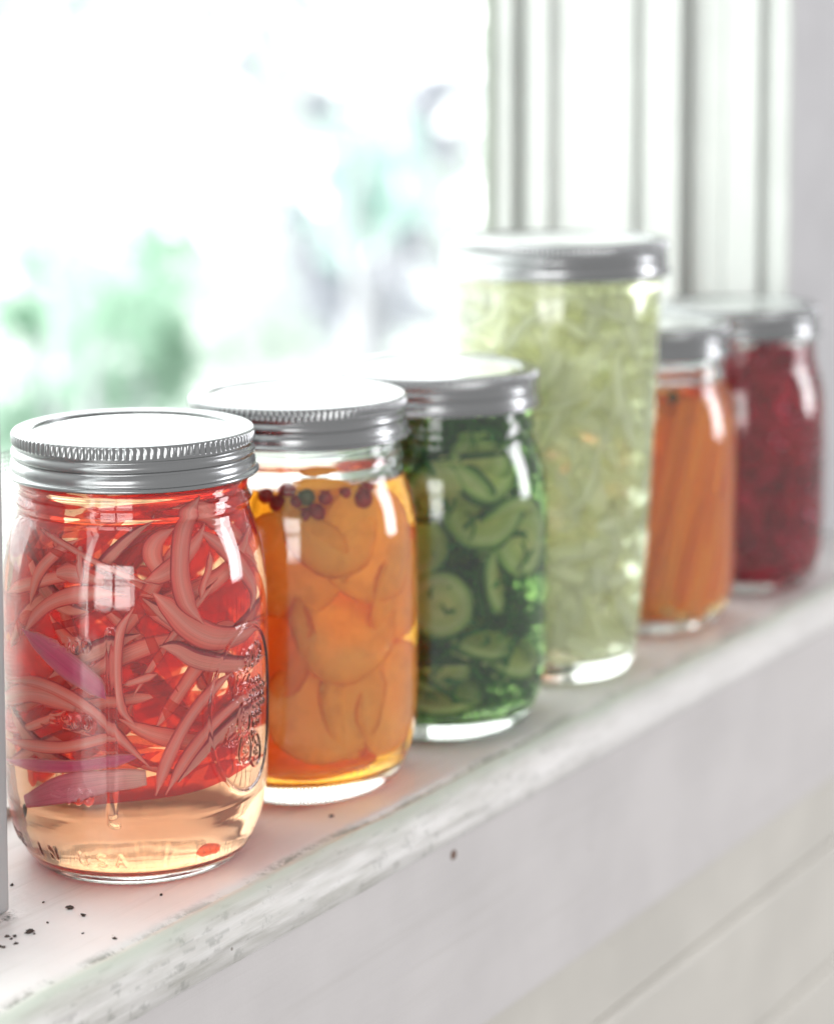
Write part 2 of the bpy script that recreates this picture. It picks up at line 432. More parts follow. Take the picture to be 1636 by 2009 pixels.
def build_screen():
    root = empty('insect_screen', (200, 54.5, 0))
    tag(root, 'fine grey wire insect screen standing low in the window behind the jars', 'insect screen')
    x0, x1, z0, z1, w = -60.0, 468.0, 0.5, 117.5, 0.155
    V, F = [], []
    def wire(pts, axis):
        b = len(V)
        for (x, y, z) in pts:
            for k in range(4):
                a = math.pi / 4 + k * math.pi / 2
                if axis == 'z': V.append((x + w * math.cos(a), y + w * math.sin(a), z))
                else: V.append((x, y + w * math.cos(a), z + w * math.sin(a)))
        for i in range(len(pts) - 1):
            for k in range(4):
                F.append((b + 4 * i + k, b + 4 * i + (k + 1) % 4, b + 4 * i + 4 + (k + 1) % 4, b + 4 * i + 4 + k))
    for i, x in enumerate(np.arange(x0, x1, 1.75)):
        j = rng.uniform(-.06, .06)
        wire([(x + j - 200, 0.12 * (-1) ** i, z) for z in np.linspace(z0, z1, 4)], 'z')
    for i, z in enumerate(np.arange(z0, z1 + .1, 1.4)):
        wire([(x - 200, -0.12 * (-1) ** i, z) for x in np.linspace(x0, x1, 4)], 'x')
    m = new_mesh('wire_mesh', V, np.array(F))
    o = link('wire_mesh', m, mat_plain('wire_grey', (0.22, 0.22, 0.22), 0.45, var=0.1), root); o['kind'] = 'stuff'
    V2, F2 = box((x0 - 200, -2.2, 0.3), (x1 - 200, 2.2, 3.4), 0.5)
    link('bottom_rail', new_mesh('bottom_rail', V2, F2, smooth=False), M_TRIM, root)
build_screen()

# ------------------------------------------------------------------ outside: sky, lawn, shrubs
def build_outside():
    R = 20000.0
    el = np.linspace(-0.5 * np.pi, 0.5 * np.pi, 15); az = np.linspace(0, np.pi, 17)
    E, A = np.meshgrid(el, az, indexing='ij')
    V = np.stack([R * np.cos(E) * np.cos(A) + 200, R * np.cos(E) * np.sin(A) + 300, R * np.sin(E)], -1).reshape(-1, 3)
    m, nt, out = nodes_of('sky_light')
    e = N(nt, 'ShaderNodeEmission', Color=(0.965, 1.0, 0.985, 1), Strength=SKY_LIGHT); nt.links.new(e.outputs[0], out.inputs['Surface'])
    tag(link('sky', new_mesh('sky', V, grid_faces(15, 17, False)[:, ::-1]), m), 'bright white overcast sky outside the window', 'sky', kind='structure')
    xs = np.linspace(-12000, 14000, 40); ys = np.linspace(400, 17000, 30)
    X, Y = np.meshgrid(xs, ys); Z = -1350 + 120 * (vnoise(X / 2500, Y / 2500, 3) - 0.5)
    tag(link('ground', new_mesh('ground', np.stack([X, Y, Z], -1).reshape(-1, 3), grid_faces(30, 40, False)), mat_plain('yard_pale', (0.72, 0.76, 0.71), 0.9, var=0.2, scale=3)),  # ground colour made pale so that it burns out white
        'pale bright yard far below the window', 'ground', kind='structure')
build_outside()

fp, fy = math.radians(CAM_PITCH), math.radians(CAM_YAW)
FWD = np.array([math.cos(fy) * math.cos(fp), math.sin(fy) * math.cos(fp), math.sin(fp)])
RGT = np.array([math.sin(fy), -math.cos(fy), 0.0]); UPV = np.cross(RGT, FWD)

def shrub(name, label, cat, base, clumps, leaf, mat, stem_mat, seed, twigs=(), fork=None):
    """clumps: (x, y, z, radius, leaves) in millimetres around the plant's base; leaves are small folded blades"""
    g = np.random.default_rng(seed)
    root = empty(name, base); tag(root, label, cat, 'plants outside the window')
    V, F = [], []
    for (x, y, z, r, n) in clumps:
        for _ in range(n):
            q = g.normal(size=3); q /= np.linalg.norm(q); c = np.array([x, y, z]) + q * r * g.uniform(0.1, 1.55)
            a = g.normal(size=3); a /= np.linalg.norm(a); b = np.cross(a, g.normal(size=3)); b /= np.linalg.norm(b)
            l = leaf * g.uniform(0.6, 1.35); w = l * g.uniform(0.28, 0.42); nrm = np.cross(a, b)
            k = len(V)
            V += [c - a * l / 2, c + b * w / 2 + nrm * l * .05, c + a * l / 2, c - b * w / 2 + nrm * l * .05]
            F += [(k, k + 1, k + 2), (k, k + 2, k + 3)]
    o = link('foliage', new_mesh('foliage', V, np.array(F), smooth=False), mat, root); o['kind'] = 'stuff'
    V, F = [], []
    def limb(p, q, r0, r1):
        p, q = np.asarray(p, float), np.asarray(q, float)
        t = (q - p) / np.linalg.norm(q - p); u = np.cross(t, [0.3, 0.9, 0.2]); u /= np.linalg.norm(u); v = np.cross(t, u)
        mid = (p + q) / 2 + u * np.linalg.norm(q - p) * g.uniform(-.08, .08); k = len(V)
        for c, r in ((p, r0), (mid, (r0 + r1) / 2), (q, r1)):
            for i in range(7):
                an = 2 * math.pi * i / 7; V.append(c + r * (math.cos(an) * u + math.sin(an) * v))
        for s in range(2):
            for i in range(7): F.append((k + s * 7 + i, k + s * 7 + (i + 1) % 7, k + s * 7 + 7 + (i + 1) % 7, k + s * 7 + 7 + i))
    if fork is None: fork = np.array([np.mean([c[0] for c in clumps]) * .5, np.mean([c[1] for c in clumps]) * .5, min(c[2] for c in clumps) * 0.75])
    limb((0, 0, 0), fork, leaf * .55, leaf * .38)
    for (x, y, z, r, n) in clumps: limb(fork, (x, y, z), leaf * .26, leaf * .07)
    for (p, q, r0, r1) in twigs: limb(p, q, r0, r1)
    link('trunk', new_mesh('trunk', V, np.array(F)), stem_mat, root)
    return root

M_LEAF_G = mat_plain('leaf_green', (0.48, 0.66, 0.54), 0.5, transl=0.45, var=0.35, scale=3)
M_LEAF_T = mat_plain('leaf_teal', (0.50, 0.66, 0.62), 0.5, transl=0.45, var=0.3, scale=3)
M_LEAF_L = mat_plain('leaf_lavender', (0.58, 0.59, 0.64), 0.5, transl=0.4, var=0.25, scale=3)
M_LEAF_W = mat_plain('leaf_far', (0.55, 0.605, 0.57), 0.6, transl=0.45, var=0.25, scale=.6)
M_BARK = mat_plain('bark', (0.56, 0.56, 0.60), 0.8, var=0.2, scale=6)

def garden():
    def at(x, y, D):
        d = FWD * 4186.1 + RGT * (x - 818) + UPV * (525.65 - y)
        return np.array(CAM_LOC) + d / 4186.1 * D
    def plant(name, label, cat, D, spots, leaf, mat, seed, twig_px=(), base_px=None, fork_px=None):
        P = [(at(x, y, D + dd), r * D / 4186.1, n) for (x, y, r, n, dd) in spots]
        c = np.mean([p for p, _, _ in P], 0); base = np.array([c[0], c[1], -1330.0])
        if base_px: q = at(*base_px, D); base = np.array([q[0], q[1], -1330.0])
        cl = [(*(p - base), r, int(n * 1.8)) for p, r, n in P]
        tw = [(at(*a, D) - base, at(*b, D) - base, w * D / 4186.1 / 2, w * D / 4186.1 / 3) for a, b, w in twig_px]
        shrub(name, label, cat, base, cl, leaf, mat, M_BARK, seed, tw, None if fork_px is None else at(*fork_px, D) - base)
    plant('garden_shrub', 'loose pale green shrub standing outside at the left of the window', 'shrub', 4200,
          [(80, 545, 75, 26, 0), (300, 470, 60, 34, 200), (300, 545, 60, 34, 0), (200, 590, 85, 40, -200), (320, 715, 75, 50, 0), (140, 660, 60, 14, 200), (35, 620, 45, 26, 0),
           (60, 790, 80, 40, 300), (200, 760, 90, 46, 0), (20, 850, 60, 34, 0), (330, 640, 50, 18, 0), (100, 430, 45, 7, 200)], 85, M_LEAF_G, 3)
    plant('garden_tree', 'small teal leaved tree outside the middle of the window', 'tree', 6500,
          [(705, 420, 80, 40, 0), (740, 330, 65, 22, 300), (680, 290, 60, 10, 0), (720, 240, 60, 10, -300), (700, 370, 50, 16, 0)], 130, M_LEAF_T, 4,
          [((720, 620), (715, 300), 20)])
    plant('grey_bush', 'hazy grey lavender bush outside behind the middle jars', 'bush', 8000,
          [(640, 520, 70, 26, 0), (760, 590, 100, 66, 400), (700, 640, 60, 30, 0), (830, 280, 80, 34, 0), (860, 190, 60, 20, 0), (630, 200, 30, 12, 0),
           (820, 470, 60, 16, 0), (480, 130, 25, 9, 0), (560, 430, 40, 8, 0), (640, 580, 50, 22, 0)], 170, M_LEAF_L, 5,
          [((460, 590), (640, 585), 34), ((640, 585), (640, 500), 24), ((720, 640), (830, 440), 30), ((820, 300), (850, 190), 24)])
    plant('high_branches', 'pale green treetop outside near the upper left of the window', 'tree', 7000,
          [(540, 25, 60, 16, 0), (70, 20, 50, 8, 0), (160, 15, 40, 6, 0), (390, 10, 40, 6, 0)], 130, M_LEAF_G, 6, (), (-500, 300), (200, -500))
    # the wood beyond: one continuous pale mass of leaves with thin places
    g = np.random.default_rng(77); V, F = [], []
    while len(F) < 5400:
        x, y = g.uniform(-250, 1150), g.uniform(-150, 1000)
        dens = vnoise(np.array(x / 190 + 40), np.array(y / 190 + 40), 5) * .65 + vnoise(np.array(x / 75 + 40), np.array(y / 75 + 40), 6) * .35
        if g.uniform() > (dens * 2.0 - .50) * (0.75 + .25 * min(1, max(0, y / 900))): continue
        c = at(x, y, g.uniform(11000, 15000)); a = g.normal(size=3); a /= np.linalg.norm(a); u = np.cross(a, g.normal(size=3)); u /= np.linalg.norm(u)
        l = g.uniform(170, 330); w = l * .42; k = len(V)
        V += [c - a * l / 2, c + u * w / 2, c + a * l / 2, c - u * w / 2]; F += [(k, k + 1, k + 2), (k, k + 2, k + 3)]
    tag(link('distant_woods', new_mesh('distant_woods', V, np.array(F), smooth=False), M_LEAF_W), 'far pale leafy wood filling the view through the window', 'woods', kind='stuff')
garden()

# ------------------------------------------------------------------ jars
PINT_OUT = [(0.01, 1.6), (20, 1.4), (26, 0.7), (28.2, 0.05), (29.6, 0.0), (31.0, 0.6), (32.6, 2.0), (34.6, 5.0), (36.6, 9.2), (38.2, 14), (39.2, 20),
            (39.7, 28), (39.8, 45), (39.8, 70), (39.6, 83), (38.9, 91), (37.5, 97.5), (35.9, 102.2), (34.9, 105), (34.5, 107.0),
            (34.9, 108.3), (35.3, 109.3), (34.9, 110.4), (34.3, 111.6), (34.2, 113.4), (34.7, 115.6), (34.7, 118.5), (33.9, 122), (33.9, 126), (33.2, 128.6), (32.0, 129.2)]
PINT_IN = [(30.9, 129.0), (30.4, 127.5), (30.6, 120), (31.0, 112), (31.3, 108), (32.0, 105), (33.5, 101.5), (35.3, 96.5), (36.5, 90.5), (37.1, 83), (37.2, 70), (37.2, 28),
           (36.6, 20), (35.2, 14.5), (32.8, 10.4), (28.5, 7.8), (22, 6.8), (0.01, 6.4)]
PINT_IN_THIN = [q for q in PINT_IN if q[1] > 15] + [(36.3, 14.5), (34.6, 9.6), (32.2, 6.4), (29.0, 4.6), (24, 3.9), (0.01, 3.6)]
TALL_OUT = [(0.01, 1.6), (20, 1.4), (24, 0.6), (26.2, 0.0), (28.2, 0.6), (29.8, 2.4), (31.2, 6), (32.6, 14), (34.2, 28), (35.8, 46), (37.3, 70), (38.6, 98), (39.6, 126), (40.2, 146),
            (40.3, 152), (40.6, 154), (41.0, 155.2), (40.6, 156.6), (40.9, 160), (40.2, 164), (40.2, 168), (39.4, 170.2), (38.2, 170.8)]
TALL_IN = [(37.0, 170.6), (36.8, 168), (37.2, 155), (37.4, 146), (36.8, 126), (35.8, 98), (34.5, 70), (33.0, 46), (31.4, 28), (29.6, 15), (27.5, 9.6), (22, 7.6), (0.01, 7.0)]

def inner_r(kind, z):
    p = np.array(PINT_IN if kind == 'pint' else TALL_IN)[::-1]
    return np.interp(z, p[:, 1], p[:, 0])

# stroke letters for the raised writing: unit cell 0.7 wide, 1 high
_arc = lambda cx, cy, rx, ry, a0, a1, n=10: [(cx + rx * math.cos(math.radians(a0 + (a1 - a0) * i / n)), cy + ry * math.sin(math.radians(a0 + (a1 - a0) * i / n))) for i in range(n + 1)]
GLYPH = {
    'M': [[(0, 0), (0, 1), (.38, .3), (.76, 1), (.76, 0)]], 'A': [[(0, 0), (.36, 1), (.72, 0)], [(.14, .36), (.58, .36)]],
    'D': [[(0, 0), (0, 1), (.3, 1)] + _arc(.3, .5, .4, .5, 90, -90) + [(0, 0)]], 'E': [[(.6, 1), (0, 1), (0, 0), (.6, 0)], [(0, .52), (.5, .52)]],
    'I': [[(.3, 0), (.3, 1)]], 'N': [[(0, 0), (0, 1), (.66, 0), (.66, 1)]], 'U': [[(0, 1), (0, .35)] + _arc(.33, .35, .33, .35, 180, 360) + [(.66, 1)]],
    'S': [_arc(.32, .75, .3, .25, 30, 270, 9) + _arc(.32, .25, .32, .25, 90, -150, 9)],
    '0': [_arc(.32, .5, .32, .5, 90, 450, 16)], '1': [[(.12, .8), (.36, 1), (.36, 0)]],
    '2': [_arc(.32, .7, .31, .3, 170, -20, 9) + [(0, 0), (.66, 0)]],
    '3': [_arc(.3, .74, .29, .26, 150, -80, 9) + _arc(.3, .26, .32, .27, 80, -150, 9)],
}

def relief_strokes():
    """raised marks on the front jar as polylines of (angle from the camera direction in degrees, z, half width, height)"""
    S = []
    def word(txt, deg0, step, z, h, wid=0.36, hgt=0.3, R=39.8):
        for i, ch in enumerate(txt):
            if ch == ' ': continue
            for st in GLYPH[ch]:
                S.append(([(deg0 + i * step + math.degrees((x - .33) * h / R), z + y * h) for x, y in st], wid, hgt))
    word('MADE IN USA', -92.5, 8.45, 8.0, 3.4, 0.40, 0.32, 36)
    for z, t in ((71.6, '300'), (49.2, '200'), (27.6, '100')):
        word(t, -29.8, 4.5, z, 3.5)
        S.append(([(-38, z + 1.2), (-34.2, z + 1.0)], 0.4, 0.35)); S.append(([(-38, z + 2.4), (-34.2, z + 2.2)], 0.35, 0.3))
    # long raised bar with hooked foot
    S.append(([(-10.6, 77.5), (-10.6, 24.5)], 1.15, 0.42))
    S.append(([(-12.2, 26)] + [(-12.2 + 3 * (1 - math.cos(a)), 22.4 - 1.6 * math.sin(a)) for a in np.linspace(0, 1.6, 8)] + [(-8.0, 20.9)], 0.4, 0.4))
    # medallion: oval rim, grapes, berries and leaves
    cx, cz = 55.0, 49.3
    S.append(([(cx + 23.5 * math.cos(a), cz + 25.0 * math.sin(a)) for a in np.linspace(0, 2 * math.pi, 61)], 0.5, 0.5))
    for r in range(7):                                   # grape cluster
        for k in range(4 - abs(r - 2) // 2 if r < 5 else 6 - r + 1):
            gx, gz = cx + 8.5 + 3.4 * (k - 1.5) + (r % 2) * 1.4, cz + 7 - 2.5 * r
            S.append(([(gx + 1.15 * math.cos(a), gz + 0.85 * math.sin(a)) for a in np.linspace(0, 2 * math.pi, 9)], 0.34, 0.42))
    for bx, bz in ((cx - 2.5, cz - 11.5), (cx + 6, cz - 13.5), (cx - 3.5, cz - 2.5)):   # berries
        S.append(([(bx + 4.4 * math.cos(a) * (1 - .25 * math.sin(a)), bz + 5.0 * math.sin(a)) for a in np.linspace(0, 2 * math.pi, 21)], 0.4, 0.42))
        for k in range(9):
            a = k * 2.4; S.append(([(bx + 2.3 * math.cos(a) * (k / 9 + .2), bz + 3.2 * math.sin(a) * (k / 9 + .2)), (bx + 2.3 * math.cos(a) * (k / 9 + .2), bz - .5 + 3.2 * math.sin(a) * (k / 9 + .2))], 0.32, 0.36))
    for lx, lz, an, ll in ((cx - 6, cz + 8, 40, 9), (cx + 1, cz + 13, 70, 8), (cx - 9, cz - 6, 200, 7), (cx - 1, cz + 4, 130, 7), (cx + 6, cz + 15, 30, 7)):   # leaves with toothed rims
        ca, sa = math.cos(math.radians(an)), math.sin(math.radians(an))
        for sgn in (1, -1):
            pts = []
            for i in range(11):
                t = i / 10; w = sgn * 2.6 * math.sin(math.pi * t) * (1 + .25 * (-1) ** i)
                u = ll * (t - .3); pts.append((lx + (u * ca - w * sa) / .69, lz + u * sa + w * ca))
            S.append((pts, 0.35, 0.4))
        S.append(([(lx - .3 * ll * ca / .69, lz - .3 * ll * sa), (lx + .65 * ll * ca / .69, lz + .65 * ll * sa)], 0.3, 0.3))
    return S

PHI_CAM = math.degrees(math.atan2(CAM_LOC[1], CAM_LOC[0]))

def relief_mod(R, Z, T):
    nrow = R.shape[0]
    ang = (np.degrees(T) - PHI_CAM + 180) % 360 - 180
    h = np.zeros_like(R)
    # the outer wall only: rows before the rim
    top = int(np.argmax(Z[:, 0] > 106)); rows = np.zeros(nrow, bool); rows[:top] = True
    rows &= (Z[:, 0] > 6.5) & (R[:, 0] > 32)
    sel = np.where(rows)[0]
    A = ang[sel]; ZZ = Z[sel]; RR = R[sel]
    H = np.zeros_like(A)
    zr = ZZ[:, 0]
    for pts, wid, hgt in relief_strokes():
        pts = np.asarray(pts, float)
        for (a0, z0), (a1, z1) in zip(pts[:-1], pts[1:]):
            ri = np.where((zr > min(z0, z1) - 1.8) & (zr < max(z0, z1) + 1.8))[0]
            ci = np.where((A[0] > min(a0, a1) - 3.5) & (A[0] < max(a0, a1) + 3.5))[0]
            if len(ri) == 0 or len(ci) == 0: continue
            ix = np.ix_(ri, ci)
            k = RR[ix] * math.pi / 180
            px, pz = (A[ix] - a0) * k, ZZ[ix] - z0
            dx, dz = (a1 - a0) * k, z1 - z0
            t = np.clip((px * dx + pz * dz) / (dx * dx + dz * dz + 1e-9), 0, 1)
            d = np.hypot(px - t * dx, pz - t * dz)
            s = np.clip(1 - (d - wid * 0.45) / (wid * 0.95), 0, 1); s = s * s * (3 - 2 * s)
            H[ix] = np.maximum(H[ix], hgt * s)
    # faint unevenness of the pressed glass
    H += 0.22 * (vnoise(np.radians(ang[sel] + 180) * 4, ZZ / 24, 41) - 0.5) + 0.07 * (vnoise(np.radians(ang[sel] + 180) * 11, ZZ / 9, 42) - 0.5)
    R = R.copy(); R[sel] += H
    return R, Z

def band_profile(rim, zt):
    d = rim - 36.3
    return [(35.2 + d, zt - 13.4), (36.5 + d, zt - 13.75), (37.2 + d, zt - 13.7), (37.6 + d, zt - 13.25), (37.5 + d, zt - 12.7), (36.9 + d, zt - 12.35), (36.45 + d, zt - 12.2),
            (36.55 + d, zt - 11.4), (36.6 + d, zt - 10.4), (36.35 + d, zt - 9.4), (35.75 + d, zt - 8.9), (35.55 + d, zt - 8.5), (35.75 + d, zt - 8.1), (36.25 + d, zt - 7.6),
            (36.4 + d, zt - 6.7), (36.15 + d, zt - 5.9), (35.55 + d, zt - 5.5), (35.45 + d, zt - 5.2), (35.7 + d, zt - 4.7), (35.95 + d, zt - 4.3),
            (36.0 + d, zt - 3.95), (36.0 + d, zt - 3.6), (36.05 + d, zt - 1.15), (36.0 + d, zt - 0.75), (35.7 + d, zt - 0.35), (35.1 + d, zt - 0.1), (34.2 + d, zt), (33.0 + d, zt - 0.05),
            (31.0 + d, zt - 0.1), (30.4 + d, zt - 0.3), (30.3 + d, zt - 0.8), (31.2 + d, zt - 0.95), (34.9 + d, zt - 1.0), (35.2 + d, zt - 4.0), (35.2 + d, zt - 13.4)]

def lid_profile(rim, zt):
    d = rim - 36.3
    return [(0.01, zt - 2.2), (33.6 + d, zt - 2.2), (33.7 + d, zt - 1.05), (30.6 + d, zt - 1.05), (29.4 + d, zt - 1.5), (28.5 + d, zt - 1.55), (27.7 + d, zt - 1.1), (26.8 + d, zt - 0.85),
            (25.9 + d, zt - 1.05), (25.2 + d, zt - 1.5), (24 + d, zt - 1.6), (12, zt - 1.5), (0.01, zt - 1.45)]

_cache = {}
def make_jar(label, kind, x, y, liquid_mat, level, hero=False, knurl_turn=0.0):
    root = empty('mason_jar', (x, y, 0.12)); tag(root, label, 'jar', 'filled jars in a row on the sill')
    P_out, P_in, rim, zt = (PINT_OUT, PINT_IN, 36.3, 130.5) if kind == 'pint' else (TALL_OUT, TALL_IN, 43.3, 172.0)
    if hero: P_in = PINT_IN_THIN
    prof = np.vstack([smooth_profile(P_out, 0.42 if hero else 2.2), smooth_profile(P_in, 1.2 if hero else 2.2)])
    if hero:
        V, F = lathe(prof, 900, relief_mod); me = new_mesh('glass_body', V, F)
    else:
        key = ('glass', kind)
        if key not in _cache:
            s = 5.0
            def uneven(R, Z, T):
                return R + np.where(R > 30, 0.10 * (vnoise((np.cos(T) + 2) * 3, Z / 26 + np.sin(T) * 3, 9) - 0.5), 0), Z
            V, F = lathe(prof, 160, uneven); _cache[key] = new_mesh('glass_body', V, F)
        me = _cache[key]
    link('glass_body', me, M_GLASS, root)
    # brine: a hair wider than the hollow of the glass so that the two surfaces make one boundary
    pin = smooth_profile(P_in, 1.5)[::-1]
    body = pin[pin[:, 1] < level] + 0
    body[:, 0] = np.where(body[:, 0] > 1, body[:, 0] + 0.14, body[:, 0]); body[:, 1] -= 0.10
    rt = float(inner_r(kind, level)) + 0.14
    prof = np.vstack([body, [(rt, level + 0.5), (rt - 0.7, level + 0.15), (rt - 2.2, level - 0.05), (rt - 5, level - 0.1), (0.01, level - 0.1)]])
    V, F = lathe(prof, 140)
    link('brine', new_mesh('brine', V, F), liquid_mat, root)
    key = ('band', kind)
    if key not in _cache:
        n = 116 if kind == 'pint' else 138
        def knurl(R, Z, T):
            on = (Z < zt - 1.0) & (Z > zt - 3.8) & (R > rim - 1.2)
            c = np.cos(n * T); s = np.sign(c) * np.abs(c) ** 0.6
            wob = 0.12 * np.sin(3 * T + 1) * (Z < zt - 4)
            return R + np.where(on, 0.34 * s, 0) , Z + np.where(np.abs(Z - (zt - 7.2)) < 2.4, wob, 0)
        V, F = lathe(band_profile(rim, zt), n * 5, knurl)
        me = new_mesh('screw_band', V, F)
        _cache[key] = me
        V, F = lathe(smooth_profile(lid_profile(rim, zt), 0.8) if False else lid_profile(rim, zt), 120)
        _cache[('lid', kind)] = new_mesh('lid_disc', V, F)
    b = link('screw_band', _cache[key], M_BAND, root); b.rotation_euler.z = knurl_turn
    link('lid_disc', _cache[('lid', kind)], M_LID, root)
    return root

JARS = [(0.0, 0.0), (81.99, -0.74), (163.89, -3.87), (247.82, -6.05), (331.64, -1.39), (420.45, -5.37)]
L_ONION = mat_liquid('onion_brine', (0.995, 0.44, 0.22))
L_GOLD = mat_liquid('golden_brine', (0.985, 0.33, 0.012))
L_GREEN = mat_liquid('dill_brine', (0.26, 0.60, 0.09))
L_KRAUT = mat_liquid('kraut_brine', (1.0, 0.99, 0.72))
L_CARROT = mat_liquid('carrot_brine', (0.995, 0.56, 0.14))
L_BEET = mat_liquid('beet_brine', (0.97, 0.10, 0.27))
make_jar('front pint jar of sliced red onion in coral brine, raised fruit medallion on its glass', 'pint', *JARS[0], L_ONION, 115.5, True)
make_jar('pint jar of golden slices in amber brine with red berries afloat, behind the onion jar', 'pint', *JARS[1], L_GOLD, 103.0, knurl_turn=.4)
make_jar('dark green pint jar of cucumber slices and dill, third from the front', 'pint', *JARS[2], L_GREEN, 118.0, knurl_turn=.9)
make_jar('tall tapered jar of pale shredded cabbage, the highest on the sill', 'tall', *JARS[3], L_KRAUT, 156.0)
make_jar('orange pint jar of carrot sticks between the tall jar and the crimson jar', 'pint', *JARS[4], L_CARROT, 106.0, knurl_turn=1.7)
make_jar('crimson pint jar of shredded beet, farthest along the sill', 'pint', *JARS[5], L_BEET, 113.0, knurl_turn=2.2)

# ------------------------------------------------------------------ what is in the jars
def place(name, V, F, mat, jar, label, cat, group=None, uv=None, kind=None, smooth=True):
    V = np.asarray(V, float); c = V.mean(0)
    o = link(name, new_mesh(name, V - c, F, smooth=smooth, uv=uv), mat)
    o.location = Vector((JARS[jar][0] + c[0], JARS[jar][1] + c[1], 0.12 + c[2])) * MM
    return tag(o, label, cat, group, kind)

def catmull(P, n):
    P = np.asarray(P, float); q = np.vstack([2 * P[0] - P[1], P, 2 * P[-1] - P[-2]])
    out = []
    for u in np.linspace(0, len(P) - 1 - 1e-6, n):
        i = int(u); t = u - i; a, b, c, d = q[i:i + 4]
        out.append(.5 * (2 * b + (c - a) * t + (2 * a - 5 * b + 4 * c - d) * t * t + (3 * b - a - 3 * c + d) * t ** 3))
    return np.array(out)

def strip_mesh(P, w, t, jar_kind='pint', n=22, K=8, taper=0.6, cup=0.12, blunt=False, wall=0.35, twist=0.0):
    P = catmull(P, n)
    lim = inner_r(jar_kind, P[:, 2]) - t / 2 - wall
    r = np.hypot(P[:, 0], P[:, 1]); k = np.minimum(1, lim / np.maximum(r, 1e-6)); P[:, 0] *= k; P[:, 1] *= k
    T = np.gradient(P, axis=0); T /= np.linalg.norm(T, axis=1)[:, None]
    Rn = P.copy(); Rn[:, 2] *= 0; Rn += 1e-4; Rn /= np.linalg.norm(Rn, axis=1)[:, None]
    Nn = Rn - (Rn * T).sum(1)[:, None] * T; Nn /= np.linalg.norm(Nn, axis=1)[:, None] + 1e-9
    if twist:
        B = np.cross(T, Nn); a = twist * np.linspace(-1, 1, n)[:, None]; Nn = Nn * np.cos(a) + B * np.sin(a)
    B = np.cross(T, Nn)
    s = np.linspace(0, 1, n)
    ww = w / 2 * ((1 - taper) + taper * np.clip(np.sin(np.pi * np.clip(s, .02, .98)), 0, 1) ** .55)
    if not blunt: ww *= np.clip(s / .16, .10, 1) ** .7 * np.clip((1 - s) / .22, .06, 1) ** .7
    ww *= 1 + 0.10 * np.sin(s * 9 + w * 3)
    V, UV = [], []
    for i in range(n):
        for kx in range(K):
            a = 2 * math.pi * kx / K
            c, d = math.cos(a), math.sin(a)
            c2 = math.copysign(abs(c) ** .5, c); d2 = math.copysign(abs(d) ** .5, d)
            V.append(P[i] + B[i] * ww[i] * c2 + Nn[i] * (t / 2 * d2 * min(1, ww[i] / (w * .25)) - cup * ww[i] * c2 * c2))
            UV.append((s[i], (c2 + 1) / 2))
    V += [P[0], P[-1]]; UV += [(0, .5), (1, .5)]
    F = [list(f) for f in grid_faces(n, K, True)]
    a, b = n * K, n * K + 1
    F += [(a, (k + 1) % K, k) for k in range(K)] + [(b, (n - 1) * K + k, (n - 1) * K + (k + 1) % K) for k in range(K)]
    return np.array(V), F, UV

M_ON = {
    'pale': mat_flesh('onion_pale', [(0.0, (.50, .03, .05)), (.10, (.97, .20, .17)), (.25, (.99, .30, .25)), (.55, (1.0, .46, .39)), (.80, (.99, .27, .22)), (.92, (.95, .16, .14)), (1.0, (.55, .04, .06))], .26, clear=.20, glow=(1.0, .60, .52), streak=.35, fibre=.78),
    'rim': mat_flesh('onion_rimmed', [(0.0, (.26, .008, .02)), (.20, (.46, .02, .05)), (.32, (.94, .36, .31)), (.8, (.97, .46, .38)), (1.0, (.85, .22, .22))], .26, streak=.25, clear=.18, glow=(.95, .50, .48)),
    'mag': mat_flesh('onion_magenta', [(0.0, (.93, .40, .42)), (.14, (.80, .15, .32)), (.6, (.76, .09, .28)), (.88, (.84, .20, .34)), (1.0, (.94, .42, .42))], .28, clear=.15, glow=(.92, .40, .55)),
    'red': mat_flesh('onion_red', [(0.0, (.72, .05, .05)), (.4, (.90, .15, .11)), (1.0, (.80, .08, .07))], .7, clear=.78, glow=(1.0, .52, .40)),
    'crim': mat_flesh('onion_crimson', [(0.0, (.48, .012, .02)), (.5, (.68, .03, .04)), (1.0, (.55, .015, .03))], .7, clear=.74, glow=(.98, .34, .27)),
    'magfade': mat_flesh('onion_fading', [(0.0, (.66, .07, .17)), (.3, (.84, .22, .34)), (.65, (.93, .40, .45)), (1.0, (.97, .62, .54))], .28, axis='U', clear=.15, glow=(.95, .6, .62)),
}
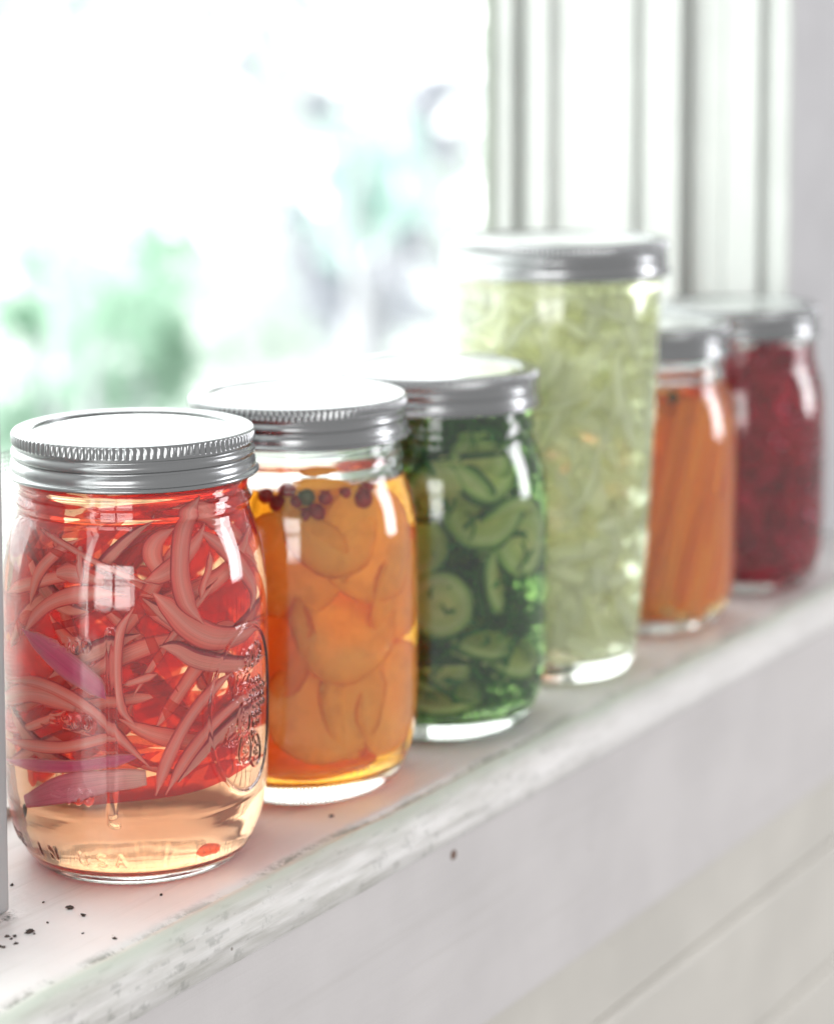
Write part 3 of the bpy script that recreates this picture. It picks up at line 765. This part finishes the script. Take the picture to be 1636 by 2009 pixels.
ONION = [
    ('wide pale onion strip curving down from the neck of the front jar', 'pale', 5.8, 2.4, [(-7.5, -33.7, 114.1), (-11.9, -32.4, 108.0), (-15.3, -30.9, 100.3), (-16.3, -30.4, 92.2), (-14.6, -31.3, 83.8), (-9.9, -33.0, 77.1)]),
    ("pale onion wedge slanting down below the front jar's right shoulder", 'pale', 4.9, 2.0, [(-9.3, -32.7, 103.9), (-2.2, -33.9, 97.8), (6.1, -33.5, 90.0), (11.6, -32.0, 82.3), (9.1, -32.8, 76.7)]),
    ("pink onion crescent rolled near the middle of the front jar's shoulder", 'pale', 4.9, 2.0, [(-14.9, -27.2, 105.2), (-18.8, -24.6, 102.3), (-20.2, -23.6, 98.3), (-18.9, -24.6, 93.7), (-16.3, -26.4, 89.7)]),
    ("broad pale onion sheet sweeping across the front jar's right half", 'pale', 6.7, 2.2, [(-22.1, -25.2, 87.6), (-18.2, -28.1, 82.7), (-13.7, -30.6, 77.1), (-5.9, -33.0, 72.2), (5.5, -33.1, 70.7), (24.1, -23.3, 71.1)]),
    ('pale onion strip with a dark purple lower rim under the broad sheet', 'rim', 4.9, 2.2, [(-20.9, -26.2, 72.1), (-17.0, -28.8, 71.1), (-11.6, -31.4, 67.2), (-2.3, -33.4, 63.8), (9.3, -32.2, 61.2), (20.2, -26.7, 60.1)]),
    ("pale onion arc bulging upward on the front jar's left side", 'pale', 4.3, 2.0, [(-32.4, 11.9, 72.7), (-34.2, 4.2, 81.2), (-34.3, -3.7, 85.7), (-32.3, -12.0, 87.7), (-28.0, -20.2, 87.6)]),
    ('bright magenta onion strip slanting down to the right in the front jar', 'mag', 7.0, 2.0, [(-33.0, 12.2, 74.2), (-35.1, 2.4, 70.5), (-34.6, -6.2, 65.7), (-32.8, -12.8, 61.3), (-31.2, -16.4, 57.4)]),
    ("long pale onion sliver tapering to a point at the front jar's lower middle", 'pale', 3.5, 1.8, [(-27.5, 22.4, 56.0), (-34.9, 6.5, 59.8), (-35.2, -4.7, 58.0), (-32.8, -13.6, 52.9), (-29.4, -19.8, 45.6), (-24.3, -25.9, 36.8)]),
    ('thick pale onion piece against the left glass of the front jar', 'pale', 6.1, 2.2, [(-24.2, 24.2, 49.3), (-32.5, 10.8, 55.4), (-34.2, 0.5, 56.2), (-33.5, -7.0, 54.2)]),
    ('upright hooked onion strip beside the raised bar of the front jar', 'pale', 3.2, 2.2, [(-27.1, -22.5, 83.7), (-29.2, -19.7, 77.8), (-30.0, -18.5, 69.7), (-29.9, -18.6, 61.5), (-29.0, -20.0, 54.0), (-26.8, -22.8, 49.5)]),
    ("thin red onion sliver running straight down the front jar's centre", 'red', 2.5, 1.6, [(-27.4, -22.8, 90.4), (-25.7, -24.6, 80.7), (-23.6, -26.7, 72.1), (-21.1, -28.7, 64.9), (-18.1, -30.7, 58.5)]),
    ("left pale onion spear of the fan at the front jar's bottom right", 'pale', 3.8, 2.0, [(-23.3, -26.5, 28.6), (-20.5, -28.7, 39.0), (-15.5, -31.7, 49.5), (-8.7, -34.2, 56.8), (-0.6, -35.3, 61.1)]),
    ("middle pale onion spear of the fan at the front jar's bottom right", 'pale', 3.5, 2.0, [(-20.8, -27.9, 28.5), (-15.7, -31.1, 38.2), (-8.0, -33.9, 46.5), (3.0, -34.7, 51.4), (21.0, -27.7, 51.2)]),
    ("right purple rimmed onion spear of the fan at the front jar's bottom right", 'rim', 3.8, 2.0, [(-17.3, -29.5, 31.6), (-9.3, -32.9, 40.1), (0.0, -34.2, 45.6), (11.5, -32.2, 47.3), (20.7, -27.2, 47.4)]),
    ("wide onion strip fading from magenta to white at the foot of the front jar's pile", 'magfade', 7.2, 2.2, [(-32.9, 11.9, 22.7), (-35.0, -0.4, 28.5), (-33.7, -9.5, 31.6), (-30.3, -17.6, 33.5), (-24.9, -24.6, 34.1)]),
    ("pink horizontal onion strip low on the front jar's left side", 'pale', 3.5, 1.8, [(-24.2, 23.9, 37.2), (-33.1, 7.8, 40.2), (-33.8, -3.5, 42.0), (-30.7, -14.6, 45.5), (-27.5, -20.0, 46.7)]),
    ('rosy horizontal onion strip second from the bottom left of the front jar', 'mag', 3.8, 1.8, [(-23.0, 24.4, 30.5), (-32.9, 6.1, 34.7), (-32.9, -6.3, 36.6), (-29.4, -16.1, 38.8), (-24.0, -23.4, 40.7)]),
    ("upper of two thin straight onion slivers crossing the front jar's shoulder", 'pale', 1.9, 1.4, [(-34.4, 7.8, 103.7), (-34.9, -5.2, 99.8), (-30.8, -17.2, 94.9), (-23.4, -26.4, 90.1)]),
    ("lower of two thin straight onion slivers crossing the front jar's shoulder", 'red', 2.0, 1.4, [(-34.1, 5.2, 99.5), (-33.6, -7.8, 96.1), (-29.1, -18.5, 91.0), (-22.9, -25.8, 87.0)]),
    ("small square onion scrap under the front jar's left highlight", 'pale', 5.2, 1.8, [(-34.0, -1.3, 92.4), (-33.2, -7.5, 93.0), (-30.5, -15.1, 91.3)]),
    ('short onion stub standing above the square scrap in the front jar', 'pale', 2.2, 1.6, [(-33.6, -8.2, 100.5), (-33.5, -8.6, 96.6), (-33.3, -9.3, 91.4)]),
    ("narrow onion strip hugging the front jar's right edge", 'red', 3.2, 1.6, [(3.8, -34.3, 96.4), (13.6, -31.7, 86.4), (19.8, -28.2, 75.2), (17.2, -29.9, 68.2), (8.6, -33.4, 65.3)]),
    ("short curved onion sliver inside the front jar's right hand loop", 'pale', 2.0, 1.6, [(-6.1, -32.4, 96.9), (-6.6, -32.3, 92.5), (-8.7, -31.8, 87.7), (-9.7, -31.6, 84.0)]),
    ('dark crimson onion base strip closing the pile of the front jar', 'crim', 6.4, 2.6, [(-33.5, -1.2, 25.5), (-30.7, -13.4, 28.7), (-23.6, -23.8, 30.4), (-12.7, -31.0, 31.4), (-0.6, -33.5, 31.8), (19.3, -27.4, 29.7)]),
    ('crimson onion strip sagging behind the fan of the front jar', 'crim', 5.2, 2.4, [(-20.6, -23.1, 37.0), (-13.6, -27.9, 35.8), (-2.5, -30.9, 37.2), (13.9, -27.7, 37.6)]),
    ('short crossways onion piece left of the fan in the front jar', 'pale', 2.3, 1.6, [(-27.2, -18.6, 61.0), (-24.4, -22.2, 62.4), (-20.9, -25.6, 64.0)]),
    ('pale onion loop inside the upper left of the front jar', 'pale', 3.5, 1.8, [(-30.3, 10.3, 81.0), (-31.2, 6.9, 90.7), (-32.0, 0.2, 97.6), (-31.4, -6.4, 102.0)]),
    ("red onion arc along the front jar's left shoulder", 'red', 3.8, 1.8, [(-28.0, 15.4, 89.0), (-30.4, 10.0, 96.9), (-31.9, 1.9, 103.4), (-31.0, -7.9, 107.3), (-26.3, -18.2, 109.1)]),
    ('reddish onion scrap lying on the floor of the front jar', 'red', 3.5, 1.6, [(-8.9, -29.2, 8.5), (-4.3, -30.2, 8.8), (1.8, -30.4, 7.3)]),
]
G_ON = 'red onion slices in the front jar'
for lab, c, w, t, P in ONION:
    V, F, UV = strip_mesh(P, w * 1.10, t * .66, n=28, K=12, blunt=('square' in lab or 'thick' in lab or 'wide onion strip' in lab))
    place('onion_slice', V, F, M_ON[c], 0, lab, 'onion slice', G_ON, UV)

def random_arc(g, rmax, zlo, zhi, rad, span):
    """a piece of a ring of radius rad, at any tilt, kept inside the jar"""
    for _ in range(60):
        ax = g.normal(size=3); ax[2] *= 0.7; ax /= np.linalg.norm(ax)
        u = np.cross(ax, [0.2, 0.1, 1]); u /= np.linalg.norm(u); v = np.cross(ax, u)
        c = np.array([*(g.normal(size=2) * rmax * .4), g.uniform(zlo, zhi)])
        a0 = g.uniform(0, 6.28); a = np.linspace(a0, a0 + span, 7)
        P = c + rad * (np.cos(a)[:, None] * u + np.sin(a)[:, None] * v) - rad * .6 * (math.cos(a0 + span / 2) * u + math.sin(a0 + span / 2) * v)
        if P[:, 2].min() > zlo and P[:, 2].max() < zhi and np.hypot(P[:, 0], P[:, 1]).max() < rmax: return P
    return None
g = np.random.default_rng(11)
for i in range(44):
    P = random_arc(g, 33.5, 26 if i % 3 else 32, 110, g.uniform(12, 27), g.uniform(1.2, 2.6))
    if P is None: continue
    c = g.choice(['pale', 'red', 'red', 'red', 'crim', 'crim', 'mag'])
    V, F, UV = strip_mesh(P, g.uniform(3, 7), g.uniform(1.4, 2.2), n=16, twist=g.uniform(-.5, .5))
    place('onion_slice', V, F, M_ON[c], 0, 'thin red onion sliver buried in the pile inside the front jar', 'onion slice', G_ON, UV)

for i in range(64):                     # slices lying just behind the front ones
    a0 = math.radians(PHI_CAM) + g.uniform(-1.35, 1.35); r0 = g.uniform(27.5, 32.5); z0 = g.uniform(38, 104); sp = g.uniform(.5, 1.3); rise = g.uniform(-34, 34); bow = g.uniform(-22, 22)
    P = [(r0 * math.cos(a0 + sp * q), r0 * math.sin(a0 + sp * q), min(110, max(29, z0 + rise * q + bow * (q * q - .1)))) for q in np.linspace(-.5, .5, 6)]
    V, F, UV = strip_mesh(P, g.uniform(2.2, 6), 1.2, n=18, K=10)
    place('onion_slice', V, F, M_ON[['pale', 'crim', 'red', 'pale', 'red', 'rim', 'red', 'pale'][i % 8]], 0, 'stained onion slice lying just behind the foremost ones in the front jar', 'onion slice', G_ON, UV)
for i in range(48):                     # broad stained layers at the far side of the jar
    a0 = math.radians(PHI_CAM) + math.pi + g.uniform(-1.9, 1.9); r0 = g.uniform(20, 33.5); z0 = g.uniform(30, 118); sp = g.uniform(.7, 1.5); rise = g.uniform(-24, 24)
    P = [(r0 * math.cos(a0 + sp * q), r0 * math.sin(a0 + sp * q), min(114, max(27, z0 + rise * q + 8 * (q * q - .1)))) for q in np.linspace(-.5, .5, 6)]
    V, F, UV = strip_mesh(P, g.uniform(11, 17), 1.2, n=16, twist=g.uniform(-.3, .3))
    place('onion_slice', V, F, M_ON[['red', 'red', 'crim'][i % 3]], 0, 'broad stained onion layer against the far glass of the front jar', 'onion slice', G_ON, UV)

def slice_mesh(c, rad, thick, nrm, jar_kind, half=False, n=28, rough=.05, seed=0, wall=.4, turn=0.0, oval=1.0):
    """a round or half-moon vegetable slice; bent inwards where the glass is in its way"""
    g = np.random.default_rng(seed)
    c = np.asarray(c, float); nrm = np.asarray(nrm, float); nrm /= np.linalg.norm(nrm)
    u = np.cross(nrm, [0.05, 0.1, 1]); u /= np.linalg.norm(u); v = np.cross(nrm, u)
    u, v = u * math.cos(turn) + v * math.sin(turn), v * math.cos(turn) - u * math.sin(turn)
    ph = g.uniform(0, 6.28, 3)
    rings = [0.001, .3, .55, .75, .9, .97, 1.0]
    V, UV = [], []
    def pt(rho, a, side):
        rr = rad * rho * (1 + rough * (math.sin(2 * a + ph[0]) * .6 + math.sin(3 * a + ph[1]) * .4 + .3 * math.sin(7 * a + ph[2])))
        x, y = rr * math.cos(a), rr * math.sin(a) * oval
        if half: y = max(y, -rad * .08)
        e = thick / 2 * (1 if rho < .95 else (.72 if rho < .99 else .3))
        p = c + u * x + v * y + nrm * (side * e + .05 * rad * (x / rad) ** 2 * math.sin(ph[0]))
        return p
    for side in (1, -1):
        rg = rings if side == 1 else rings[::-1]
        for rho in rg:
            for k in range(n):
                V.append(pt(rho, 2 * math.pi * k / n, side)); UV.append((rho, k / n))
    V = np.array(V)
    z = np.clip(V[:, 2], 8.2, 200); V[:, 2] = z
    lim = inner_r(jar_kind, V[:, 2]) - wall - .4
    r = np.hypot(V[:, 0], V[:, 1]); over = np.maximum(0, r - lim + thick * .5)
    side_off = np.repeat([1, -1], len(rings) * n) * 0
    k = np.minimum(1, lim / np.maximum(r, 1e-6)); 
    # keep the thickness where the slice is pressed against the glass
    inn = ((V - c) @ nrm)
    k2 = np.where(k < 1, np.minimum(k, (lim + np.minimum(0, inn - thick / 2) * 1.0) / np.maximum(r, 1e-6)), k)
    V[:, 0] *= k2; V[:, 1] *= k2
    return V, grid_faces(len(rings) * 2, n, True), UV

def radial(c, tilt_side=0.0, tilt_up=0.0):
    a = math.atan2(c[1], c[0]) + tilt_side
    return np.array([math.cos(a) * math.cos(tilt_up), math.sin(a) * math.cos(tilt_up), math.sin(tilt_up)])

M_GOLD = mat_flesh('golden_slice', [(0.0, (.99, .56, .11)), (.5, (.99, .62, .14)), (.86, (.99, .54, .09)), (.97, (.95, .46, .06)), (1.0, (.92, .40, .05))], .2, axis='U', streak=.25, fibre=.85, flat=True, clear=.28, glow=(.98, .66, .22))
M_GOLD2 = mat_flesh('orange_slice', [(0.0, (.98, .48, .07)), (.6, (.98, .53, .09)), (.95, (.95, .42, .05)), (1.0, (.90, .36, .04))], .35, axis='U', streak=.25, flat=True, fibre=.85, clear=.34, glow=(.98, .55, .12))
G_GO = 'golden slices in the amber jar'
GOLD = [  # label, centre, radius, thickness, side tilt, up tilt, half, turn, pale
    ('broad golden slice standing upright at the foot of the amber jar', (-20.5, -24.5, 34.0), 21, 3.2, .10, .16, False, 0.4, True),
    ('golden slice wedged edge-on beside the upright one low in the amber jar', (-9.5, -26.5, 33), 19, 3.0, .55, .1, False, 0.2, True),
    ('golden slice pressed to the glass at the lower right of the amber jar', (4.0, -31.5, 32.0), 19, 3.0, -.12, .1, False, 0.9, True),
    ('hanging golden slice with a rounded lower edge high in the amber jar', (-27.0, -16.5, 80.0), 19, 3.0, .1, -.12, False, 0, True),
    ('large golden slice leaning back across the middle of the amber jar', (-15.0, -27.0, 58.0), 21, 2.6, .25, .5, False, 1.0, True),
    ('pale arched slice under the right shoulder of the amber jar', (-5.0, -30.5, 84.0), 20, 2.8, -.15, .1, False, 2.2, True),
    ('golden slice lying under the berries of the amber jar', (-18.0, -24.0, 92.0), 18, 2.8, .2, .45, False, 2.0, True),
    ('golden slice at the right edge of the amber jar', (9.0, -30.0, 66.0), 18, 2.6, -.1, -.1, False, 1.2, True),
    ('golden slice lying nearly flat on the floor of the amber jar', (-14.0, -14.0, 15.0), 21, 2.8, 0, 1.3, False, 0.3, False), ('orange slice behind the rim of the front jar in the amber jar', (-29.0, -9.0, 52.0), 19, 2.8, -.2, .2, False, 0.7, False),
]
for i, (lab, c, rad, th, ts, tu, hf, tn, pale) in enumerate(GOLD):
    V, F, UV = slice_mesh(c, rad, th, radial(c, ts, tu), 'pint', hf, seed=20 + i, turn=tn, oval=.92)
    place('golden_slice', V, F, M_GOLD if pale else M_GOLD2, 1, lab, 'vegetable slice', G_GO, UV)
g = np.random.default_rng(5)
for i in range(7):
    a, rr = g.uniform(-.6, 3.2), g.uniform(4, 24); c = (rr * math.cos(a), rr * math.sin(a), g.uniform(16, 92))
    V, F, UV = slice_mesh(c, g.uniform(15, 21), 2.8, g.normal(size=3) * (1, 1, .6), 'pint', i % 3 == 0, seed=60 + i, turn=g.uniform(0, 3))
    place('golden_slice', V, F, [M_GOLD, M_GOLD2][i % 2], 1, 'orange vegetable slice buried deep inside the amber jar', 'vegetable slice', G_GO, UV)

def ball(r, seed, n=10, m=14, rough=.06):
    t = np.linspace(0.02, np.pi - .02, n); V, F = lathe([(r * math.sin(q), -r * math.cos(q)) for q in t], m)
    gg = np.random.default_rng(seed); V = V * (1 + rough * (vnoise(V[:, 0] * 1.3 + 50, V[:, 1] * 1.3 + V[:, 2] + 50, seed) - .5)[:, None] * 2)
    return V, F
M_BERRY = mat_plain('red_berry', (0.36, 0.025, 0.025), 0.35, transl=.25, var=.4, scale=300)
M_BERRY_G = mat_plain('green_berry', (0.10, 0.13, 0.06), 0.4, var=.3, scale=300)
BER = [(-32.0, -9.9, 100.6), (-30.2, -14.4, 99.9), (-27.6, -19.2, 98.3), (-25.4, -22.0, 101.0), (-23.3, -24.0, 97.8), (-20.6, -26.4, 99.9), (-29.0, -16.5, 102.0), (-8.1, -32.0, 100.3), (-4.9, -32.3, 101.0), (-25.8, -21.4, 96.4), (-14, -29.5, 101.2)]
BL = ['dark red berry at the left end of the float in the amber jar', 'dark red berry second from the left in the amber jar', 'lowest left berry of the cluster in the amber jar', 'greenish dark berry in the middle of the floating cluster',
      'low dark berry right of the greenish one in the amber jar', 'dark red berry closing the cluster on its right', 'half sunk berry peeping out behind the cluster', 'large lone berry under the amber jar right shoulder', 'small berry touching the lone one in the amber jar',
      'lowest berry hanging under the floating cluster', 'faint berry between the cluster and the lone berry']
for i, c in enumerate(BER):
    V, F = ball([2.6, 3.1, 2.2, 2.8, 3.0, 2.3, 2.9, 3.3, 2.2, 2.7, 2.0][i], i); c = np.array(c) + (0, 0, [.6, -.9, 1.2, 0, -1.6, .4, 1.0, -1.2, 1.3, -1.0, .2][i]); lim = float(inner_r('pint', c[2])) - 3.4; r = math.hypot(c[0], c[1])
    if r > lim: c[:2] *= lim / r
    place('berry', V + c, F, M_BERRY_G if i == 3 else M_BERRY, 1, BL[i], 'berry', 'berries floating in the amber jar')

# cucumbers and dill
M_CUKE = mat_flesh('cucumber', [(0.0, (.52, .56, .14)), (.25, (.66, .68, .24)), (.5, (.54, .62, .20)), (.72, (.62, .71, .30)), (.90, (.34, .52, .13)), (.955, (.10, .24, .05)), (1.0, (.04, .12, .03))], .25, axis='U', streak=.03, flat=True, clear=.12, glow=(.8, .95, .5), fibre=.85)
CUKE = [
    ('pale half-moon cucumber slice high in the green jar', (-20, -24.5, 101), 17, 4, .1, -.55, True, 0.0),
    ('cucumber slice seen by its bright lower edge near the green jar shoulder', (-26, -18, 90), 18, 4, .15, -.75, False, 0.2),
    ('round yellow green cucumber slice facing out in the middle of the green jar', (-28.5, -18.5, 51), 12.5, 4, .05, 0.0, False, 0.0),
    ('narrow cucumber slice turned sideways right of the round one', (-12.5, -29.5, 58), 13, 3.6, .95, .1, False, 0.0),
    ('dull cucumber slice under the round one in the green jar', (-28, -17, 29), 12, 4, .1, -.5, True, 0.0),
    ('dark cucumber slice in the centre of the green jar', (-13, -26, 80), 15, 4, -.3, .7, False, 0.0),
    ('greyish cucumber slice at the right flank of the green jar', (0, -32, 70), 14, 4, -.2, .2, False, 0.5),
    ('cucumber slice lying flat low on the right of the green jar', (-3, -29, 28), 14, 4, .2, .9, False, 0.0),
]
for i, (lab, c, rad, th, ts, tu, hf, tn) in enumerate(CUKE):
    V, F, UV = slice_mesh(c, rad, th, radial(c, ts, tu), 'pint', hf, seed=90 + i, turn=tn, rough=.02)
    place('cucumber_slice', V, F, M_CUKE, 2, lab, 'cucumber slice', 'cucumber slices in the green jar', UV)
g = np.random.default_rng(8)
MORE = ['upper', 'right', 'left edge', 'lower', 'bottom', 'inner']
for i, (da, z, rr, ts, tu) in enumerate([(.35, 97, 28, .3, .5), (.75, 80, 30, -.2, -.9), (-.45, 70, 30, .1, .6), (.3, 36, 28, .5, 1.0), (-.1, 16, 27, 0, 1.1), ]):
    a = math.radians(PHI_CAM) + da; c = (rr * math.cos(a), rr * math.sin(a), z)
    V, F, UV = slice_mesh(c, 14, 4, radial(c, ts, tu), 'pint', False, seed=150 + i, rough=.02)
    place('cucumber_slice', V, F, M_CUKE, 2, 'tilted cucumber slice at the %s part of the green jar, half lost in dill' % MORE[i], 'cucumber slice', 'cucumber slices in the green jar', UV)
for i in range(10):
    a, rr = g.uniform(0, 6.28), g.uniform(3, 20); c = (rr * math.cos(a), rr * math.sin(a), g.uniform(18, 104))
    V, F, UV = slice_mesh(c, g.uniform(12, 17), 4, g.normal(size=3), 'pint', False, seed=130 + i, rough=.02)
    place('cucumber_slice', V, F, M_CUKE, 2, 'cucumber slice hidden deep among the dill of the green jar', 'cucumber slice', 'cucumber slices in the green jar', UV)

def shreds(name, jar, jar_kind, n, seed, mat, label, cat, wlo, whi, llo, lhi, zlo, zhi, bias=.5, tube=False, thick=.5, rmax=None):
    """many thin ribbons packed into one jar; uncountable, one object"""
    g = np.random.default_rng(seed); Vs, Fs, Us = [], [], []; off = 0
    K = 4; m = 6
    for _ in range(n):
        z = g.uniform(zlo, zhi); R = float(inner_r(jar_kind, z)) - 1.2
        rr = R * g.uniform(0.05, 1) ** bias; a = g.uniform(0, 2 * np.pi)
        p = np.array([rr * math.cos(a), rr * math.sin(a), z]); d = g.normal(size=3); d /= np.linalg.norm(d)
        cv = g.normal(size=3) * .5; L = g.uniform(llo, lhi); P = []
        for s in np.linspace(-.5, .5, m): P.append(p + d * L * s + cv * L * (s * s))
        P = np.array(P); P[:, 2] = np.clip(P[:, 2], zlo - 1, zhi + 1)
        lim = inner_r(jar_kind, P[:, 2]) - .9; r = np.hypot(P[:, 0], P[:, 1]); k = np.minimum(1, lim / np.maximum(r, 1e-6)); P[:, 0] *= k; P[:, 1] *= k
        T = np.gradient(P, axis=0); T /= np.linalg.norm(T, axis=1)[:, None] + 1e-9
        w = g.uniform(wlo, whi); u = np.cross(T, P * (1, 1, 0) + g.normal(size=3) * 6); u /= np.linalg.norm(u, axis=1)[:, None] + 1e-9; v = np.cross(T, u)
        th = thick if not tube else w * .5
        prof = np.sin(np.linspace(.25, np.pi - .25, m))[:, None] ** .5
        cor = [u * w / 2 * prof, v * th / 2, -u * w / 2 * prof, -v * th / 2]
        Vs.append(np.stack([P + q for q in cor], 1).reshape(-1, 3)); Fs.append(grid_faces(m, K, True) + off); off += m * K
        Us.append(np.stack(np.broadcast_arrays(np.linspace(0, 1, m)[:, None], np.array([[0, .5, 1, .5]]) * .6 + g.uniform(0, .4)), -1).reshape(-1, 2))
    return place(name, np.vstack(Vs), np.vstack(Fs), mat, jar, label, cat, uv=np.vstack(Us), kind='stuff')

M_DILL = mat_flesh('dill', [(0, (.025, .14, .02)), (.6, (.05, .27, .03)), (1, (.09, .40, .05))], .35, streak=.3)
shreds('dill_fronds', 2, 'pint', 1300, 31, M_DILL, 'dark green dill fronds filling the cucumber jar', 'dill', .5, 2.6, 10, 26, 10, 116, .55, thick=.4)
M_KRAUT = mat_flesh('cabbage', [(0, (.97, .97, .80)), (.35, (.985, .98, .91)), (.7, (.99, .985, .95)), (1, (.98, .975, .76))], .42, streak=.4, clear=.56, glow=(.99, 1.0, .93), fibre=.9)
shreds('cabbage_shreds', 3, 'tall', 320, 32, M_KRAUT, 'pale green and white cabbage shreds packed in the tall jar', 'shredded cabbage', 3, 11, 20, 48, 12, 153, .5, thick=.7)
M_BEET = mat_flesh('beet', [(0, (.16, .008, .03)), (.5, (.70, .02, .09)), (1, (.94, .06, .18))], .35, streak=.3, clear=.42, glow=(.99, .20, .32))
shreds('beet_shreds', 5, 'pint', 260, 33, M_BEET, 'dark crimson beet shreds packed in the farthest jar', 'shredded beet', 3.5, 8, 18, 44, 9, 112, .5, thick=2.5)

# carrot sticks
M_CAR = mat_flesh('carrot', [(0, (.97, .24, .025)), (.5, (1.0, .32, .035)), (1, (.98, .48, .10))], .18, streak=.4, clear=.05, glow=(1.0, .58, .20))
g = np.random.default_rng(14)
CL = ['wide carrot stick leaning to the right at the front of the orange jar', 'pale carrot stick along the right glass of the orange jar', 'dark carrot stick behind the leaning one in the orange jar', 'short carrot stick at the foot of the orange jar']
base_a = math.radians(PHI_CAM)
def stick(a0, z0, r0, a1, z1, r1, w, t, lab):
    A = np.array([r0 * math.cos(a0), r0 * math.sin(a0), z0]); B = np.array([r1 * math.cos(a1), r1 * math.sin(a1), z1])
    P = [A + (B - A) * s for s in np.linspace(0, 1, 5)]
    V, F, UV = strip_mesh(P, w, t, n=14, taper=.12, cup=0.0, blunt=True)
    place('carrot_stick', V, F, M_CAR, 4, lab, 'carrot stick', 'carrot sticks in the orange jar', UV)
stick(base_a + .05, 14, 30, base_a + .75, 99, 33, 10, 7, CL[0])
stick(base_a + .8, 13, 32, base_a + 1.25, 98, 34, 11, 7, CL[1])
stick(base_a + .0, 20, 26, base_a + .3, 100, 30, 8, 7, CL[2])
stick(base_a + .55, 10, 30, base_a + .75, 60, 33, 9, 7, CL[3])
for k, (da, r0, dz) in enumerate([(-.35, 31, 96), (-.12, 33, 100), (.3, 33, 92), (.62, 31, 101), (1.25, 33, 97)]):
    stick(base_a + da, 12, r0, base_a + da + .62, dz, r0 - .5, 10.5, 7, ['leftmost carrot stick behind the tall jar edge in the orange jar', 'second carrot stick from the left in the orange jar', 'carrot stick in the middle of the orange jar front', 'carrot stick crossing behind the wide leaning one', 'carrot stick at the far right side of the orange jar'][k])
for i in range(18):
    a = g.uniform(0, 6.28); r = g.uniform(2, 30)
    stick(a, g.uniform(11, 18), r, a + g.uniform(-.5, .5), g.uniform(84, 101), r + g.uniform(-3, 3), g.uniform(7, 10), 7, 'carrot stick buried behind the front ones of the orange jar')
V, F = ball(2.6, 77); place('peppercorn', V + np.array([-20.5, -23.5, 101.5]), F, M_BERRY_G, 4, 'dark peppercorn floating at the top of the orange jar', 'peppercorn')

# seed caught in the front jar, crumbs on the sill
M_CRUMB = mat_plain('crumb', (0.055, 0.035, 0.028), 0.9, var=.5, scale=400)
V, F = ball(1.0, 5, rough=.2); place('seed', V * (0.9, 0.9, 1.9) + np.array([-30.5, 13.5, 19.5]), F, M_CRUMB, 0, 'dark seed against the lower left glass of the front jar', 'seed')
CR = [(-47.0, -15.0, 1.3, 'largest dark crumb on the sill in front of the onion jar'), (-48.9, -21.4, 1.0, 'brown crumb beside the largest one on the sill'), (-65.7, -17.3, 1.5, 'jagged black crumb below the foot of the post'),
      (-65.9, -18.9, .6, 'speck touching the jagged black crumb'), (-71.3, -14.0, .8, None), (-71.9, -16.1, .7, None), (-70.1, -15.7, .8, None), (-73.5, -19.3, .7, None), (-77.3, -17.3, .8, None), (-77.1, -18.2, .7, None),
      (-43.1, 11.3, .8, 'crumb lodged by the post behind the onion jar'), (-56.3, -39.5, .8, 'crumb near the nosing on the lit patch of sill'), (-47.8, -5.4, .5, 'tiny speck on the white patch left of the onion jar'),
      (-58.1, -16.6, .6, 'speck midway between the post and the largest crumb'), (-58.4, -29.9, .5, 'speck in the middle of the bare sill'), (-25.1, -30.0, .7, 'speck just in front of the onion jar base'), (55.0, -33.0, .9, 'crumb in front of the amber jar')]
for i, (x, y, r, lab) in enumerate(CR):
    r *= .6
    V, F = ball(r, 300 + i, 6, 8, .3); V = V * np.random.default_rng(i).uniform(.55, 1.5, (len(V), 1)) * (1.3, 1.0, .6)
    o = link('crumb', new_mesh('crumb', V, F), M_CRUMB); o.location = Vector((x, y, r * .5)) * MM; o.rotation_euler.z = i * 1.3
    tag(o, lab or 'small dark crumb in the scatter at the foot of the post', 'crumb', 'dark crumbs on the sill')
